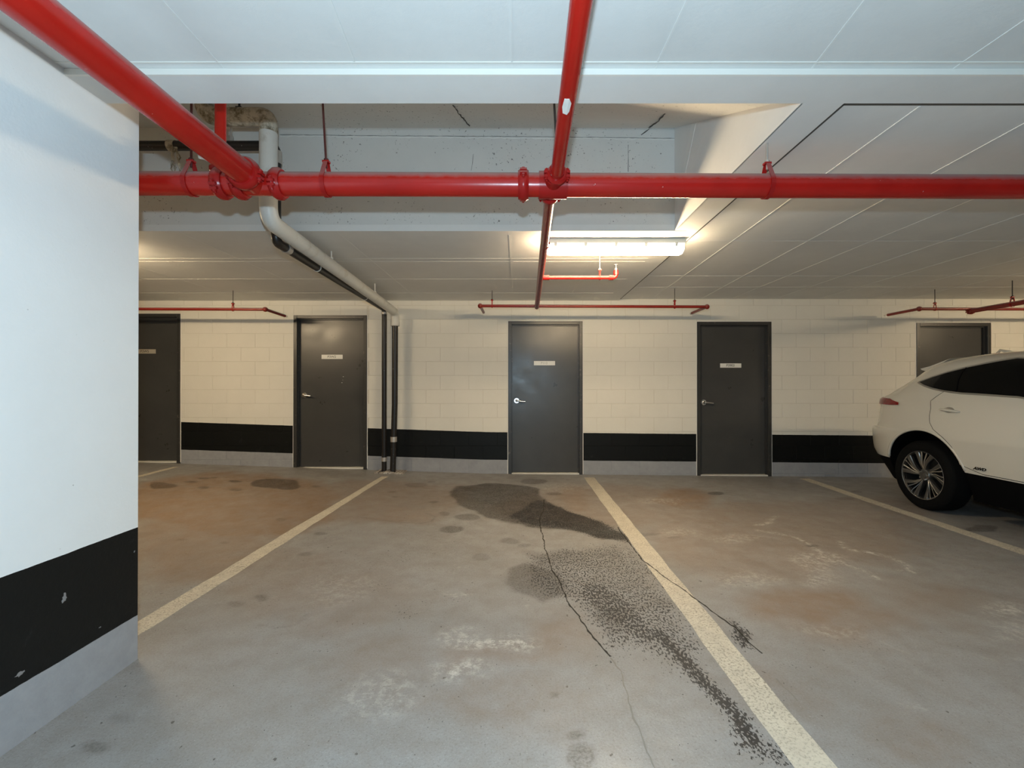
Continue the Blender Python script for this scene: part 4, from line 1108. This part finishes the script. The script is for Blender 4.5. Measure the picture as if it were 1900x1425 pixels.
# roof antenna, mirrors, head lamps
bm = bmesh.new(); tube(bm, [car_pt(-.14, 0, 1.60), car_pt(-.08, 0, 1.66), car_pt(.05, 0, 1.62)], [.012, .012, .02], 8); link('antenna', bm, M['paint'], car, smooth=True)
for sg in (1, -1):
    bm = bmesh.new(); c_ = car_pt(1.92, sg * .99, 1.12); box(bm, c_.x - .11, c_.x + .11, c_.y - .055, c_.y + .055, c_.z - .07, c_.z + .07, .032); tube(bm, [car_pt(1.95, sg * .83, 1.06), car_pt(1.93, sg * .95, 1.09)], .025, 8)
    link('mirror', bm, M['paint'], car, smooth=True)
    shell('head_lamp', [(2.95, .80), (3.30, .76), (3.36, .82), (3.0, .88)], M['glass'], car, .004, .002, .05, sg)
# rear reflector strip and bumper step
# badge
h = hit(1818, 870)
P = side_point(h[0], h[1], .008)
mt = Matrix.Translation(P) @ Matrix(((0, 0, -1, 0), (-1, 0, 0, 0), (0, 1, 0, 0), (0, 0, 0, 1)))
text_mesh('badge', 'AWD', .036, M['badge'], mt @ Matrix.Scale(1.25, 4, (1, 0, 0)), car, .002, .35, .0012)

# wheels (outer face towards -x)
def make_wheel(x, y, flip, first=None):
    if first is not None:
        w = first.copy(); COL.objects.link(w); w.location = (x, y, AZ + CZ); w.rotation_euler = (random.uniform(0, 1), 0, PI if flip else 0)
        w.parent = car; w.matrix_parent_inverse = Matrix.Translation(-Vector(car.location))
        for ch in first.children:
            c = ch.copy(); COL.objects.link(c); c.parent = w; c.matrix_parent_inverse = Matrix()
        return w
    bm = bmesh.new()
    lathe(bm, [(.200, .238), (.012, .238), (.004, .250), (.008, .256), (.020, .252), (.030, .236), (.150, .215), (.155, .05), (.155, .002)], 'X', 64); fixn(bm)
    w = link('wheel', bm, M['rim_dark'], None, auto=40); w.location = (x, y, AZ + CZ)
    w.scale = (.975,) * 3
    w.parent = car; w.matrix_parent_inverse = Matrix.Translation(-Vector(car.location))
    def kid(name, bm, mat, auto=40):
        o = link(name, bm, mat, None, auto=auto); o.parent = w; return o
    bm = bmesh.new()
    lathe(bm, [(.010, .252), (-.006, .262), (-.012, .285), (-.012, .315), (-.004, .338), (.012, .355), (.030, .364), (.20, .364), (.222, .345), (.230, .30), (.215, .25), (.19, .24)], 'X', 72); fixn(bm); kid('tyre', bm, M['tyre'])
    bm = bmesh.new(); lathe(bm, [(.004, .249), (-.001, .251), (-.001, .256), (.006, .258)], 'X', 72); fixn(bm); kid('rim_edge', bm, M['rim_bright'])
    for g in range(5):
        base = g * 2 * PI / 5 + .30
        for (d, wd, mt_) in ((-.40, .048, 'rim_grey'), (-.14, .017, 'rim_bright'), (.12, .017, 'rim_bright'), (.38, .048, 'rim_grey')):
            bm = bmesh.new(); rows = []; n = 8
            for k in range(n + 1):
                t = k / n; r = .045 + (.247 - .045) * t
                an = base + d * (.25 + .75 * t ** .6) + .22 * math.sin(t * PI * .5) ** 2 - .1
                hw = wd * (.30 + .70 * t); xx = .018 + .020 * (1 - t) ** 2 - .012 * t
                c = Vector((xx, math.cos(an) * r, math.sin(an) * r)); tn = Vector((0, -math.sin(an), math.cos(an)))
                rows.append([bm.verts.new(c + tn * hw * e + Vector((dx, 0, 0))) for (e, dx) in ((-.5, .006), (-.38, -.002), (.38, .0), (.5, .006), (.45, .035), (-.45, .035))])
            for a, b in zip(rows, rows[1:]):
                for j in range(6): bm.faces.new((a[j], a[(j + 1) % 6], b[(j + 1) % 6], b[j]))
            bm.faces.new(rows[0][::-1]); bm.faces.new(rows[-1]); fixn(bm); kid('spoke', bm, M[mt_], 25)
            if mt_ == 'rim_grey':   # bright edge along the wide spoke
                e2 = bmesh.new(); s_ = 1 if d < 0 else -1
                tube(e2, [Vector((.018 + .020 * (1 - t) ** 2 - .012 * t - .001, math.cos(base + d * (.25 + .75 * t ** .6) + .22 * math.sin(t * PI * .5) ** 2 - .1) * (.045 + .202 * t), math.sin(base + d * (.25 + .75 * t ** .6) + .22 * math.sin(t * PI * .5) ** 2 - .1) * (.045 + .202 * t))) + Vector((0, -math.sin(base + d), math.cos(base + d))) * (-s_) * wd * (.3 + .7 * t) * -.42 for t in [q / 6 for q in range(7)]], .0028, 5)
                kid('spoke_edge', e2, M['rim_bright'])
    bm = bmesh.new(); lathe(bm, [(.10, .066), (.034, .066), (.024, .058), (.022, .035), (.016, .032), (.014, .001)], 'X', 32); fixn(bm); kid('hub', bm, M['rim_grey'])
    for k in range(5):
        a = k * 2 * PI / 5 + .6; bm = bmesh.new(); lathe(bm, [(.012, .001), (.012, .008), (.03, .008)], 'X', 8, (0, math.cos(a) * .048, math.sin(a) * .048)); fixn(bm); kid('wheel_nut', bm, M['rim_bright'])
    return w
w0 = make_wheel(CX - .905, AX, False)
make_wheel(CX + .905, AX, True, w0)
make_wheel(CX - .905, AX - 2.69, False, w0)
make_wheel(CX + .905, AX - 2.69, True, w0)
